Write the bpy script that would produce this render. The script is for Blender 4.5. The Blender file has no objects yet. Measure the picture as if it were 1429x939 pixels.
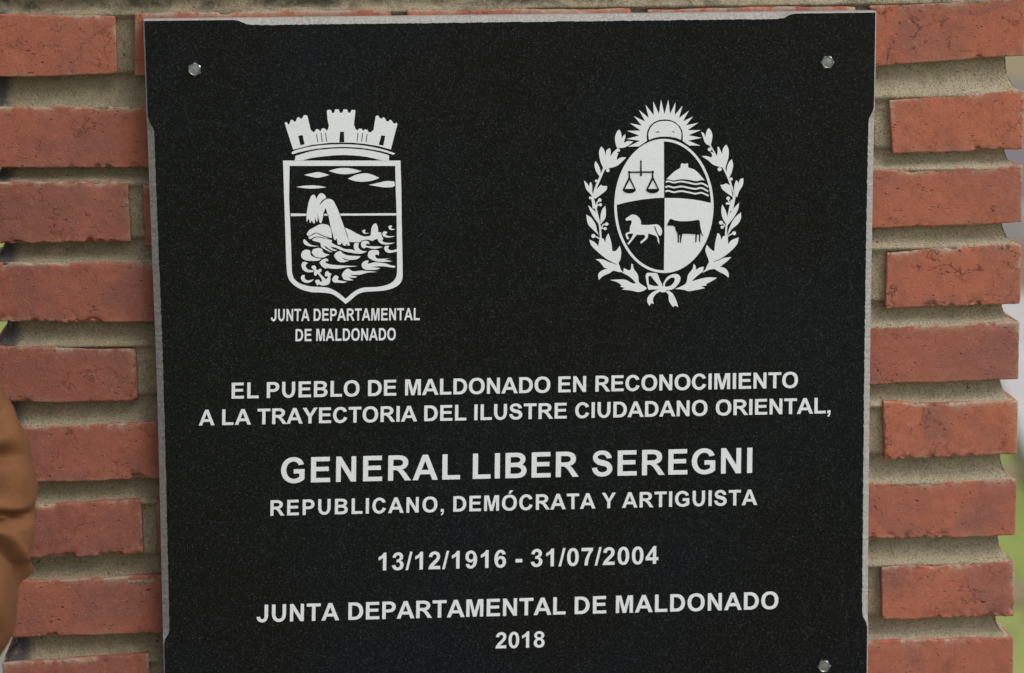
import bpy, math, random
import numpy as np
from mathutils import Vector, Matrix
from mathutils.geometry import tessellate_polygon

random.seed(7)
SC = bpy.context.scene
COL = SC.collection

# ------------------------------------------------------------------ camera
FPX = 4200.0                                   # focal length in photograph pixels (1429 wide)
CAM = np.array([-0.17114029, -2.74315749, 1.57426932])
PITCH, YAW, ROLL = 0.16267257, -0.06150286, -0.00793699
cp, sp, cy_, sy_ = math.cos(PITCH), math.sin(PITCH), math.cos(YAW), math.sin(YAW)
FW = np.array([-sy_*cp, cy_*cp, -sp])
r0 = np.array([cy_, sy_, 0.0]); u0 = np.cross(r0, FW)
RT = math.cos(ROLL)*r0 + math.sin(ROLL)*u0
UP = -math.sin(ROLL)*r0 + math.cos(ROLL)*u0
cd = bpy.data.cameras.new('camera')
cam = bpy.data.objects.new('camera', cd); COL.objects.link(cam)
M = Matrix(((RT[0], UP[0], -FW[0], CAM[0]), (RT[1], UP[1], -FW[1], CAM[1]),
            (RT[2], UP[2], -FW[2], CAM[2]), (0, 0, 0, 1)))
cam.matrix_world = M
cd.sensor_fit = 'HORIZONTAL'; cd.sensor_width = 36.0; cd.lens = FPX/1429*36.0
cd.clip_start = 0.05; cd.clip_end = 2000
cd.dof.use_dof = True; cd.dof.focus_distance = 2.75; cd.dof.aperture_fstop = 4.0
SC.camera = cam

# ------------------------------------------------------------------ world, sun, exposure
SUN_EL, SUN_AZ = 52.0, 52.0                    # azimuth: degrees from straight in front of the wall towards the right
w = bpy.data.worlds.new('World'); SC.world = w; w.use_nodes = True
nt = w.node_tree; bg = nt.nodes['Background']
sky = nt.nodes.new('ShaderNodeTexSky'); sky.sky_type = 'NISHITA'; sky.sun_disc = False
sdir = Vector((math.sin(math.radians(SUN_AZ))*math.cos(math.radians(SUN_EL)),
               -math.cos(math.radians(SUN_AZ))*math.cos(math.radians(SUN_EL)),
               math.sin(math.radians(SUN_EL))))
sky.sun_elevation = math.radians(SUN_EL); sky.sun_rotation = math.atan2(sdir.x, sdir.y)
sky.air_density = 1.0; sky.dust_density = 3.0; sky.ozone_density = 0.6
hs = nt.nodes.new('ShaderNodeHueSaturation'); hs.inputs['Saturation'].default_value = 0.3
nt.links.new(sky.outputs[0], hs.inputs['Color']); nt.links.new(hs.outputs[0], bg.inputs['Color'])
bg.inputs['Strength'].default_value = 0.115
sl = bpy.data.lights.new('sun', 'SUN'); sl.energy = 1.1; sl.angle = math.radians(38); sl.color = (1, .95, .88)
so = bpy.data.objects.new('sun', sl); COL.objects.link(so)
so.rotation_euler = (-sdir).to_track_quat('-Z', 'Y').to_euler(); so.location = (3, -3, 6)
SC.view_settings.view_transform = 'Standard'; SC.view_settings.look = 'None'
SC.view_settings.exposure = 0.30; SC.view_settings.gamma = 1.0

# ------------------------------------------------------------------ helpers
def at(px, py, Y):
    """point of the photograph -> point on the wall-parallel plane y = Y"""
    d = FW*FPX + RT*(px-714.5) - UP*(py-469.5)
    return CAM + d*((Y-CAM[1])/d[1])

def ground(px, py, Z=0.0):
    d = FW*FPX + RT*(px-714.5) - UP*(py-469.5)
    return CAM + d*((Z-CAM[2])/d[2])

def hsh(ix, iy, iz, seed):
    n = (ix.astype(np.int64)*374761393 + iy.astype(np.int64)*668265263 + iz.astype(np.int64)*2147483647 + seed*974634777) & 0xffffffff
    n = ((n ^ (n >> 13))*1274126177) & 0xffffffff
    n = ((n ^ (n >> 16))*2246822519) & 0xffffffff
    return ((n ^ (n >> 15)) & 0xffff)/65535.0

def vnoise(P, f, seed=0):
    Q = np.asarray(P)*f + 1000.0
    I = np.floor(Q).astype(np.int64); F = Q-I; F = F*F*(3-2*F)
    r = 0
    for a in (0, 1):
        for b in (0, 1):
            for c in (0, 1):
                wgt = (F[:, 0] if a else 1-F[:, 0])*(F[:, 1] if b else 1-F[:, 1])*(F[:, 2] if c else 1-F[:, 2])
                r = r + wgt*hsh(I[:, 0]+a, I[:, 1]+b, I[:, 2]+c, seed)
    return r

def fbm(P, f, seed=0, o=3):
    s = 0; a = .5; t = 0
    for k in range(o):
        s = s + a*vnoise(P, f*2**k, seed+k*17); t += a; a *= .5
    return s/t

def mk(name, V, F, mat, parent=None, smooth=True, loc=None, kind=None, mats=None, midx=None):
    me = bpy.data.meshes.new(name)
    V = np.asarray(V, float)
    if loc is not None: V = V-np.array(loc)
    me.from_pydata([tuple(v) for v in V], [], [tuple(int(i) for i in f) for f in F])
    if mats:
        for m in mats: me.materials.append(m)
        me.polygons.foreach_set('material_index', midx)
    else: me.materials.append(mat)
    if smooth: me.polygons.foreach_set('use_smooth', [True]*len(me.polygons))
    me.update()
    o = bpy.data.objects.new(name, me); COL.objects.link(o)
    if loc is not None: o.location = Vector(loc) - (parent.matrix_world.translation if parent else Vector((0, 0, 0)))
    elif parent: o.location = -wpos(parent)
    if parent: o.parent = parent
    if kind: o['kind'] = kind
    return o

def wpos(o):
    p = Vector((0, 0, 0))
    while o: p += o.location; o = o.parent
    return p

def mkp(name, V, F, mat, parent=None, loc=None, **k):
    """mesh whose vertices are world coordinates, origin at loc (world), under parent"""
    loc = Vector((0, 0, 0)) if loc is None else Vector(loc)
    o = mk(name, np.asarray(V, float)-np.array(loc), F, mat, **k)
    o.location = loc - (wpos(parent) if parent else Vector((0, 0, 0)))
    if parent: o.parent = parent
    return o

def thing(name, label, cat, loc=(0, 0, 0), group=None):
    o = bpy.data.objects.new(name, None); COL.objects.link(o); o.location = loc
    o['label'] = label; o['category'] = cat; o.empty_display_size = .1
    if group: o['group'] = group
    return o

# ------------------------------------------------------------------ materials
class NB:
    def __init__(s, name):
        s.m = bpy.data.materials.new(name); s.m.use_nodes = True; s.t = s.m.node_tree
        s.b = s.t.nodes['Principled BSDF']; s.tc = s.t.nodes.new('ShaderNodeTexCoord')
        s.oi = s.t.nodes.new('ShaderNodeObjectInfo')
    def n(s, ty, **kw):
        x = s.t.nodes.new(ty)
        for k, v in kw.items(): setattr(x, k, v)
        return x
    def l(s, a, b): s.t.links.new(a, b)
    def coord(s, rnd=True, scale=(1, 1, 1)):
        mp = s.n('ShaderNodeMapping'); mp.inputs['Scale'].default_value = scale
        s.l(s.tc.outputs['Object'], mp.inputs[0])
        if not rnd: return mp.outputs[0]
        mu = s.n('ShaderNodeVectorMath', operation='ADD'); sc = s.n('ShaderNodeMath', operation='MULTIPLY')
        sc.inputs[1].default_value = 37.0
        s.l(s.oi.outputs['Random'], sc.inputs[0]); s.l(mp.outputs[0], mu.inputs[0]); s.l(sc.outputs[0], mu.inputs[1])
        return mu.outputs[0]
    def noise(s, co, sc, det=4, rough=.55, dist=0):
        x = s.n('ShaderNodeTexNoise'); x.inputs['Scale'].default_value = sc; x.inputs['Detail'].default_value = det
        x.inputs['Roughness'].default_value = rough; x.inputs['Distortion'].default_value = dist
        s.l(co, x.inputs['Vector']); return x.outputs['Fac']
    def ramp(s, fac, stops):
        x = s.n('ShaderNodeValToRGB'); e = x.color_ramp.elements
        while len(e) < len(stops): e.new(.5)
        for i, (p, c) in enumerate(stops):
            e[i].position = p; e[i].color = (c, c, c, 1) if not isinstance(c, tuple) else (*c, 1)
        s.l(fac, x.inputs[0]); return x.outputs[0]
    def mix(s, fac, a, b, mode='MIX'):
        x = s.n('ShaderNodeMix', data_type='RGBA', blend_type=mode)
        for i, v in ((0, fac), (6, a), (7, b)):
            if isinstance(v, (int, float)): x.inputs[i].default_value = v
            elif isinstance(v, tuple): x.inputs[i].default_value = (*v, 1)
            else: s.l(v, x.inputs[i])
        return x.outputs[2]
    def math(s, op, a, b=None):
        x = s.n('ShaderNodeMath', operation=op)
        for i, v in ((0, a), (1, b)):
            if v is None: continue
            if isinstance(v, (int, float)): x.inputs[i].default_value = v
            else: s.l(v, x.inputs[i])
        return x.outputs[0]
    def bump(s, h, dist, strength=1.0, prev=None):
        x = s.n('ShaderNodeBump'); x.inputs['Distance'].default_value = dist; x.inputs['Strength'].default_value = strength
        s.l(h, x.inputs['Height'])
        if prev is not None: s.l(prev, x.inputs['Normal'])
        return x.outputs[0]
    def out(s, col=None, rough=None, normal=None, metal=None):
        for k, v in (('Base Color', col), ('Roughness', rough), ('Normal', normal), ('Metallic', metal)):
            if v is None: continue
            if isinstance(v, (int, float)): s.b.inputs[k].default_value = v
            elif isinstance(v, tuple): s.b.inputs[k].default_value = (*v, 1)
            else: s.l(v, s.b.inputs[k])
        return s.m

def mat_brick():
    b = NB('fired_clay_brick'); co = b.coord(); b.b.inputs['Specular IOR Level'].default_value = .25
    big = b.noise(co, 14, 3, .6, .6); mid = b.noise(co, 60, 4, .65); fine = b.noise(co, 420, 3, .7)
    # per brick tone
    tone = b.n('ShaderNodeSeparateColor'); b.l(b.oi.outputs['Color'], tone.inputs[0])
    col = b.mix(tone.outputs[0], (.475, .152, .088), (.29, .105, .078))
    col = b.mix(b.ramp(big, [(.46, 0.0), (.66, .65)]), col, (.24, .105, .090))
    streak = b.noise(b.coord(scale=(.7, 1, 1.2)), 38, 6, .75, .6)
    col = b.mix(b.ramp(streak, [(.50, 0.0), (.72, .40)]), col, (.53, .19, .115))
    blo = b.noise(b.coord(scale=(.8, 1, 1.3)), 110, 5, .75, .6)
    col = b.mix(b.ramp(blo, [(.52, 0.0), (.72, .30)]), col, (.32, .14, .11))
    col = b.mix(b.ramp(mid, [(.30, .5), (.46, 0.0)]), col, (.25, .085, .06))
    # faint lime bloom
    bl = b.noise(co, 30, 6, .78, 1.0)
    col = b.mix(b.ramp(bl, [(.58, 0.0), (.80, .30)]), col, (.42, .32, .27))
    # small dark pits, lengthened along the extrusion
    dark = None
    for sc_, th, k0 in ((120, .17, .525), (230, .20, .50), (60, .10, .56)):
        pv = b.n('ShaderNodeTexVoronoi', feature='F1'); pv.inputs['Scale'].default_value = sc_; pv.inputs['Randomness'].default_value = 1
        dn_ = b.n('ShaderNodeTexNoise'); dn_.inputs['Scale'].default_value = sc_*1.3; b.l(co, dn_.inputs['Vector'])
        w_ = b.n('ShaderNodeMix', data_type='RGBA', blend_type='LINEAR_LIGHT'); w_.inputs[0].default_value = .45/sc_
        b.l(b.coord(scale=(.62, 1, 1.5)), w_.inputs[6]); b.l(dn_.outputs['Color'], w_.inputs[7]); b.l(w_.outputs[2], pv.inputs['Vector'])
        p_ = b.math('MULTIPLY', b.ramp(pv.outputs['Distance'], [(th*.45, 1.0), (th*1.2, 0.0)]), b.ramp(b.noise(co, sc_*.28, 4, .65), [(k0, 0.0), (k0+.12, 1.0)]))
        dark = p_ if dark is None else b.math('MAXIMUM', dark, p_)
    # hairline shrinkage cracks, only here and there
    dn = b.n('ShaderNodeTexNoise'); dn.inputs['Scale'].default_value = 38; dn.inputs['Detail'].default_value = 8; dn.inputs['Roughness'].default_value = .7; b.l(co, dn.inputs['Vector'])
    wv = b.n('ShaderNodeMix', data_type='RGBA', blend_type='LINEAR_LIGHT'); wv.inputs[0].default_value = .022
    b.l(co, wv.inputs[6]); b.l(dn.outputs['Color'], wv.inputs[7])
    cv = b.n('ShaderNodeTexVoronoi', feature='DISTANCE_TO_EDGE'); cv.inputs['Scale'].default_value = 34; b.l(wv.outputs[2], cv.inputs['Vector'])
    crk = b.math('MULTIPLY', b.ramp(cv.outputs['Distance'], [(.0, 1.0), (.028, 0.0)]), b.ramp(b.noise(co, 48, 5, .7, .5), [(.46, 0.0), (.60, .95)]))
    crk = b.math('MULTIPLY', crk, b.math('MINIMUM', b.math('MULTIPLY', tone.outputs[1], b.ramp(b.noise(co, 9, 2), [(.36, 0.0), (.54, 1.0)])), 1.0))
    dark = b.math('MAXIMUM', dark, crk)
    col = b.mix(b.math('MULTIPLY', dark, .72), col, (.085, .034, .026))
    sp_ = b.ramp(fine, [(.58, 0.0), (.72, 1.0)])
    col = b.mix(b.math('MULTIPLY', sp_, .5), col, (.52, .29, .20))
    col = b.mix(b.ramp(b.noise(co, 800, 2, .7), [(.28, .5), (.43, 0.0)]), col, (.17, .06, .045))
    # thin grey cement crust along the arrises, strongest on top
    at_ = b.n('ShaderNodeAttribute'); at_.attribute_name = 'edge'
    em = b.math('MULTIPLY', at_.outputs['Fac'], b.ramp(b.noise(co, 26, 7, .8, .5), [(.47, 0.0), (.56, 1.0)]))
    col = b.mix(b.math('MULTIPLY', em, .85), col, b.mix(b.noise(co, 300, 3, .7), (.34, .24, .16), (.52, .45, .36)))
    h = b.math('SUBTRACT', b.math('ADD', b.math('MULTIPLY', mid, .5), b.math('MULTIPLY', fine, .5)), b.math('MULTIPLY', dark, 1.1))
    nm = b.bump(h, .0012, .9)
    return b.out(col, .9, nm)

def mat_mortar():
    b = NB('sandy_cement_mortar'); co = b.coord(False); b.b.inputs['Specular IOR Level'].default_value = .2
    big = b.noise(co, 9, 3, .6, .4); mid = b.noise(co, 45, 5, .7); fine = b.noise(co, 520, 3, .75)
    col = b.mix(b.ramp(big, [(.38, 0.0), (.64, 1.0)]), (.57, .48, .345), (.49, .415, .29))
    col = b.mix(b.ramp(mid, [(.32, .4), (.46, 0.0)]), col, (.31, .26, .16))
    col = b.mix(b.ramp(mid, [(.55, 0.0), (.72, .6)]), col, (.50, .42, .30))
    grit = b.noise(co, 900, 2, .8)
    col = b.mix(b.ramp(fine, [(.37, .7), (.47, 0.0)]), col, (.17, .14, .09))
    col = b.mix(b.ramp(grit, [(.36, .7), (.45, 0.0)]), col, (.17, .15, .10))
    col = b.mix(b.ramp(fine, [(.56, 0.0), (.68, .6)]), col, (.60, .55, .44))
    mo = b.noise(co, 17, 5, .7, .7)
    col = b.mix(b.ramp(mo, [(.58, 0.0), (.76, .5)]), col, (.27, .245, .08))
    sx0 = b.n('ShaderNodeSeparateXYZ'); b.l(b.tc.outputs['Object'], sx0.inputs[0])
    left_shade = b.math('MULTIPLY', b.ramp(b.math('ADD', b.math('ADD', sx0.outputs[0], .5), b.math('MULTIPLY', b.noise(co, 12, 4, .7), .5)), [(.36, .40), (.75, 0.0)]), b.ramp(b.noise(co, 70, 5, .75), [(.30, .5), (.55, 1.0)]))
    col = b.mix(left_shade, col, (.215, .178, .100))  # shade of the left half mixed into the mortar colour, broken by noise
    # sooty lichen towards the top of the pillar
    lz = b.n('ShaderNodeMapRange'); b.l(sx0.outputs[2], lz.inputs[0]); lz.inputs[1].default_value = 1.418; lz.inputs[2].default_value = 1.432
    lm = b.math('MULTIPLY', lz.outputs[0], b.ramp(b.noise(co, 24, 6, .75, .6), [(.44, 0.0), (.58, .85)]))
    col = b.mix(lm, col, (.085, .08, .06))
    lm2 = b.math('MULTIPLY', lz.outputs[0], b.ramp(b.noise(co, 16, 5, .7, .9), [(.60, 0.0), (.70, .7)]))
    col = b.mix(lm2, col, (.30, .27, .05))
    # dark blue-grey patches on the left arris of the joints
    sx = b.n('ShaderNodeSeparateXYZ'); b.l(b.tc.outputs['Object'], sx.inputs[0])
    m = b.math('MULTIPLY', b.ramp(b.math('ADD', sx.outputs[0], .5), [(.041, 1.0), (.049, 0.0)]), b.ramp(b.noise(co, 40, 3), [(.38, 0.0), (.5, .9)]))
    col = b.mix(m, col, (.07, .07, .085))
    hole = b.ramp(b.noise(co, 150, 3, .6), [(.24, 1.0), (.30, 0.0)])
    col = b.mix(b.math('MULTIPLY', hole, .8), col, (.05, .045, .03))
    h = b.math('SUBTRACT', b.math('ADD', fine, b.math('MULTIPLY', mid, 1.2)), hole)
    return b.out(col, .95, b.bump(h, .0028, 1.0))

def mat_granite(name='black_granite', polished=True):
    b = NB(name); co = b.coord(False)
    a = b.noise(co, 480, 3, .8); c = b.noise(co, 1100, 2, .8); big = b.noise(co, 5, 2)
    if polished:
        col = b.mix(b.ramp(big, [(.35, 0.0), (.65, 1.0)]), (.0022, .0024, .0036), (.0018, .0026, .0080))  # bluish clouds painted into the base in place of reflected surroundings
        sm = b.ramp(a, [(.50, 0.0), (.70, 1.0)])
        col = b.mix(b.math('MULTIPLY', sm, .62), col, (.030, .032, .040))
        col = b.mix(b.ramp(c, [(.60, 0.0), (.74, .45)]), col, (.050, .053, .062))
        v = b.n('ShaderNodeTexVoronoi'); v.inputs['Scale'].default_value = 430; b.l(co, v.inputs['Vector'])
        cell = b.n('ShaderNodeSeparateColor'); b.l(v.outputs['Color'], cell.inputs[0])
        fl = b.math('MULTIPLY', b.ramp(v.outputs['Distance'], [(.12, 1.0), (.35, 0.0)]), b.ramp(cell.outputs[0], [(.60, 0.0), (.95, 1.0)]))
        col = b.mix(b.math('MULTIPLY', fl, .45), col, (.10, .105, .115))
        h = b.noise(co, 600, 2, .7)
        b.b.inputs['Specular IOR Level'].default_value = .24
        return b.out(col, b.ramp(b.noise(b.coord(False, scale=(1, 1, .35)), 14, 6, .7, .8), [(.3, .14), (.7, .30)]), b.bump(h, .0001, .25))
    col = b.mix(b.ramp(a, [(.35, 0.0), (.65, 1.0)]), (.30, .29, .28), (.50, .49, .47))
    col = b.mix(b.ramp(c, [(.36, .8), (.46, 0.0)]), col, (.11, .11, .11))
    return b.out(col, .8, b.bump(a, .0008, .8))

def mat_paint():
    b = NB('white_engraving_paint'); co = b.coord(False)
    a = b.noise(co, 500, 3, .7); g = b.noise(co, 60, 3)
    col = b.mix(b.ramp(a, [(.35, 0.0), (.65, 1.0)]), (.80, .83, .87), (.88, .90, .93))
    col = b.mix(b.ramp(g, [(.62, 0.0), (.80, .25)]), col, (.62, .60, .54))
    return b.out(col, .7, b.bump(a, .0003, .6))

def mat_simple(name, c1, c2, sc=20, rough=.8, bump=0, metal=0, det=4, c3=None):
    b = NB(name); co = b.coord(False); f = b.noise(co, sc, det, .6)
    col = b.mix(b.ramp(f, [(.35, 0.0), (.65, 1.0)]), c1, c2)
    if c3:
        col = b.mix(b.ramp(b.noise(co, sc*.23, 3, .6, .5), [(.45, 0.0), (.65, .9)]), col, c3)
    b.b.inputs['Metallic'].default_value = metal
    return b.out(col, rough, b.bump(f, bump) if bump else None)

BRICK = mat_brick(); MORTAR = mat_mortar(); GRAN = mat_granite(); SAWN = mat_granite('sawn_granite_edge', False)
PAINT = mat_paint()
STEEL = mat_simple('galvanised_steel', (.26, .27, .29), (.42, .43, .46), 160, .33, .0002, .9)
CONC = mat_simple('pale_concrete', (.46, .44, .43), (.58, .56, .55), 6, .9, .002)
PAV = mat_simple('trodden_gravel_paving', (.20, .19, .17), (.30, .28, .26), 14, .95, .003)
GRASSM = mat_simple('mown_grass', (.20, .27, .055), (.30, .35, .085), 1.6, .9, 0, 0, 6, (.36, .33, .15))
ASPH = mat_simple('worn_asphalt', (.15, .13, .14), (.21, .19, .20), 4, .9)
DIRT = mat_simple('bare_red_earth', (.22, .12, .07), (.30, .18, .11), 3, .95)
KERBM = mat_simple('grey_kerb_concrete', (.28, .27, .27), (.36, .35, .35), 8, .9)
SOIL = mat_simple('dry_clay', (.26, .20, .11), (.30, .25, .13), 5, .95)

# ------------------------------------------------------------------ ground
def sheet(name, pts, z, mat, n=1, thick=0.0, kind='structure'):
    V = [(p[0], p[1], z) for p in pts]; k = len(V)
    F = [list(range(k))]
    if thick:
        V += [(p[0], p[1], z-thick) for p in pts]
        F += [[i, i+k, (i+1) % k+k, (i+1) % k] for i in range(k)]
    o = mk(name, V, F, mat, smooth=False); o['kind'] = kind
    return o
sheet('ground', [(-400, -400), (400, -400), (400, 400), (-400, 400)], 0, GRASSM)

def gp(*pts): return [ground(a, b)[:2] for a, b in pts]
# everything lies on the lawn behind the pillar, 6 to 22 m from the camera
sheet('road', gp((1180, 336), (3600, 250), (3600, 100), (1100, 122)), .02, ASPH, thick=.02)
sheet('dry_verge', gp((1000, 122), (3600, 100), (3600, 20), (1000, 30)), .008, SOIL)
sheet('kerb', gp((1180, 350), (3600, 262), (3600, 250), (1180, 336)), .12, KERBM, thick=.12)
sheet('earth_verge', gp((1200, 424), (3600, 330), (3600, 262), (1180, 352)), .012, DIRT, thick=.012)
sheet('side_pavement', gp((1200, 458), (3600, 420), (3600, 332), (1200, 426)), .03, KERBM, thick=.03)
sheet('path', gp((1340, 430), (1790, 1500), (2600, 1500), (1900, 432)), .045, CONC, thick=.045)
g1, g2 = ground(11, 908)[:2], ground(16, 1010)[:2]
sheet('paved_apron_with_added_front', [(-6, -2.5), (6, -3.2), (6, 1.6), (g2[0]+.02, 1.6), tuple(g2), tuple(g1), (-6, g1[1]+.1)], .03, PAV, thick=.03)  # only the rear left shows; unseen front part added for neutral bounce light
sheet('worn_lawn_patch', gp((1330, 650), (1480, 648), (1500, 672), (1330, 676)), .006, SOIL)
sheet('worn_lawn_patch', gp((1330, 815), (1460, 812), (1480, 846), (1330, 850)), .006, SOIL)

def grass():
    rng = np.random.default_rng(3); V = []; F = []
    for region, n in (((-5, 2.9, 5, 12), 24000),):
        for k in range(n):
            g = (rng.uniform(region[0], region[2]), rng.uniform(region[1], region[3]))
            if g[0] > 0:
                if g[1] > 8.2: continue
                a = ground(1340, 430); c = ground(1790, 1500)
                if (c[0]-a[0])*(g[1]-a[1])-(c[1]-a[1])*(g[0]-a[0]) > 0: continue
            h = rng.uniform(.025, .06); a = rng.uniform(0, 6.28); wd = .004; ln = rng.normal(0, .018, 2)
            b = len(V)
            V += [(g[0]-wd*math.cos(a), g[1]-wd*math.sin(a), 0), (g[0]+wd*math.cos(a), g[1]+wd*math.sin(a), 0), (g[0]+ln[0], g[1]+ln[1], h)]
            F.append((b, b+1, b+2))
    o = mk('grass', V, F, GRASSM, smooth=False, kind='stuff')
    o['label'] = 'short green lawn grass growing behind the brick pillar'; o['category'] = 'grass'
grass()

# ------------------------------------------------------------------ brick pillar
ROWS = [  # photograph heights of the courses: left edge (x=0) top,bottom ; right edge (x=1420) top,bottom
    (20, 108, -2, 78), (150, 234, 128, 209), (255, 340, 232, 312), (367, 449, 341, 423), (484, 561, 450, 530),
    (596, 674, 560, 633), (705, 783, 669, 748), (812, 891, 784, 860), (924, 1005, 889, 970)]
XL, XR = at(0, 0, 0)[0], at(1420, 0, 0)[0]
def lines():
    out = []
    for a, b, c, d in ROWS:
        pl, ql = at(0, a, 0), at(0, b, 0); pr, qr = at(1420, c, 0), at(1420, d, 0)
        out.append([(pl[0], pl[2], pr[0], pr[2]), (ql[0], ql[2], qr[0], qr[2])])
    return out
LN = lines()
def zl(line, x): return line[1]+(line[3]-line[1])*(x-line[0])/(line[2]-line[0])
PITCHZ = .0716; BH = .0535
PL, PR, PB = -.4805, .4735, .372         # pillar left, right, back
COURSES = []                               # (ztop(x), zbot(x)) as line tuples, top to bottom
for k in (2, 1):
    t = LN[0][0]; COURSES.append([(t[0], t[1]+PITCHZ*k+.004, t[2], t[3]+PITCHZ*k+.004), (t[0], t[1]+PITCHZ*k-BH+.004, t[2], t[3]+PITCHZ*k-BH+.004)])
FIRST = len(COURSES)
COURSES += LN
t = LN[-1][0]
zk = 1
while min(t[1], t[3])-PITCHZ*zk-BH > .02:
    s = max(0, 1-zk/6)
    m = (t[1]+t[3])/2
    zL = m+(t[1]-m)*s-PITCHZ*zk; zR = m+(t[3]-m)*s-PITCHZ*zk
    COURSES.append([(t[0], zL, t[2], zR), (t[0], zL-BH, t[2], zR-BH)]); zk += 1
ZTOP = COURSES[0][0][1]+.012

pillar = thing('brick_pillar', 'red brick pillar with deep raked sandy mortar joints, behind the black stone plaque', 'brick pillar', (0, PB/2, 0))

def brick(front, y0, depth, seed, fine=True, proud=0.0, rough=1.0, tone=.45, crack=.4):
    """front: 4 world (x,z) corners TL,TR,BR,BL; the brick runs from y0 back by depth"""
    (ax, az), (bx, bz), (cx, cz), (dx, dz) = front
    Lx = abs(bx-ax); Hz = abs(az-dz)
    def lat(L, n):
        e = [0, .0004, .0010, .0018, .003, .0045, .0065]
        m = np.linspace(.0065, L-.0065, n)[1:-1]
        return np.array(e+list(m)+[L-v for v in reversed(e)])
    if fine:
        X = lat(Lx, max(4, int(Lx/.0019))); Zz = lat(Hz, 14); Yy = np.array([0, .0004, .0010, .0018, .003, .0045, .0065, .012, .03, depth-.03, depth-.004, depth])
    else:
        X = np.array([0, .004, Lx/2, Lx-.004, Lx]); Zz = np.array([0, .004, Hz-.004, Hz]); Yy = np.array([0, .004, depth-.004, depth])
    nx, ny, nz = len(X), len(Yy), len(Zz)
    idx = -np.ones((nx, ny, nz), int); pts = []
    for i in range(nx):
        for j in range(ny):
            inner = 0 < i < nx-1 and 0 < j < ny-1
            for k in ((0, nz-1) if inner else range(nz)):
                idx[i, j, k] = len(pts); pts.append((X[i], Yy[j], Zz[k]))
    P = np.array(pts)
    F = []
    for i in range(nx-1):
        for j in range(ny-1):
            F.append((idx[i, j, 0], idx[i, j+1, 0], idx[i+1, j+1, 0], idx[i+1, j, 0]))
            F.append((idx[i, j, -1], idx[i+1, j, -1], idx[i+1, j+1, -1], idx[i, j+1, -1]))
    for i in range(nx-1):
        for k in range(nz-1):
            F.append((idx[i, 0, k], idx[i+1, 0, k], idx[i+1, 0, k+1], idx[i, 0, k+1]))
            F.append((idx[i, -1, k], idx[i, -1, k+1], idx[i+1, -1, k+1], idx[i+1, -1, k]))
    for j in range(ny-1):
        for k in range(nz-1):
            F.append((idx[0, j, k], idx[0, j, k+1], idx[0, j+1, k+1], idx[0, j+1, k]))
            F.append((idx[-1, j, k], idx[-1, j+1, k], idx[-1, j+1, k+1], idx[-1, j, k+1]))
    S = np.array([Lx, depth, Hz])
    N0 = P+np.array([seed*3.17, seed*1.3, seed*.77])
    r = .0012 if fine else .0015
    q = np.clip(P, r, S-r); dv = P-q; ln = np.linalg.norm(dv, axis=1, keepdims=True)
    P2 = np.where(ln > 1e-9, q+dv/np.maximum(ln, 1e-9)*r, P)
    dist = np.sort(np.minimum(P, S-P), axis=1)
    e2 = dist[:, 1]                          # distance to the nearest arris
    edge = np.exp(-e2/.0035)
    if fine:
        C = (P2-S/2); Cn = C.copy(); Cn /= np.maximum(np.linalg.norm(Cn, axis=1, keepdims=True), 1e-9)
        inw = -(np.clip(P2, .012, S-.012)-P2); inw /= np.maximum(np.linalg.norm(inw, axis=1, keepdims=True), 1e-9)
        n1 = fbm(N0, 120, seed, 5); n2 = fbm(N0, 330, seed+5, 3)
        along = fbm(np.stack([P[:, 0]+seed*2.3, P[:, 2]*.2, P[:, 2]*0], 1), 22, seed+31, 2)     # where an arris is worn at all
        bot = P[:, 2] < Hz*.35
        worn = np.clip((along-.50)*6, 0, 1)*np.where(bot, 1.0, .45)*rough
        chip = np.clip(n1-.50, 0, 1)*.026*np.exp(-e2/.0030)*worn*(.6+.8*n2)
        rag = np.clip(n2-.40, 0, 1)*.0034*np.exp(-e2/.0016)*(.35+worn)
        ud = (fbm(N0, 16, seed+9, 2)-.5)*.0014+(fbm(N0, 150, seed+3, 3)-.5)*.0007
        # the two long arrises wander a little
        P2[:, 2] += np.where(bot, 1, -1)*np.exp(-np.minimum(P[:, 2], Hz-P[:, 2])/.008)*(fbm(np.stack([P[:, 0]+seed, bot*7.0, bot*0.0], 1), 20, seed+77, 3)-.5)*.0032
        P2 = P2-inw*(chip+rag)[:, None]+inw*ud[:, None]
    u = (P2[:, 0]/Lx)[:, None]; v = (P2[:, 2]/Hz)[:, None]
    tl, tr, br, bl = [np.array(c) for c in front]
    XZ = (bl*(1-u)+br*u)*(1-v)+(tl*(1-u)+tr*u)*v
    W = np.stack([XZ[:, 0], y0-proud+P2[:, 1], XZ[:, 1]], 1)
    loc = (float(XZ[:, 0].mean()), y0+depth/2, float(XZ[:, 1].mean()))
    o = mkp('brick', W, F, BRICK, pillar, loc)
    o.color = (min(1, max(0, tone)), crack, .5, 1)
    at_ = o.data.attributes.new('edge', 'FLOAT', 'POINT')
    top = (P[:, 2] > Hz*.55)*1.0+.35
    at_.data.foreach_set('value', (np.clip(np.exp(-np.maximum(e2-.001, 0)/.0022)*top, 0, 1)).astype(np.float32))
    return o

def fq(*c):                                  # photograph corners TL TR BR BL -> front quad on y=0
    return [(at(x, y, 0)[0], at(x, y, 0)[2]) for x, y in c]

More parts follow.
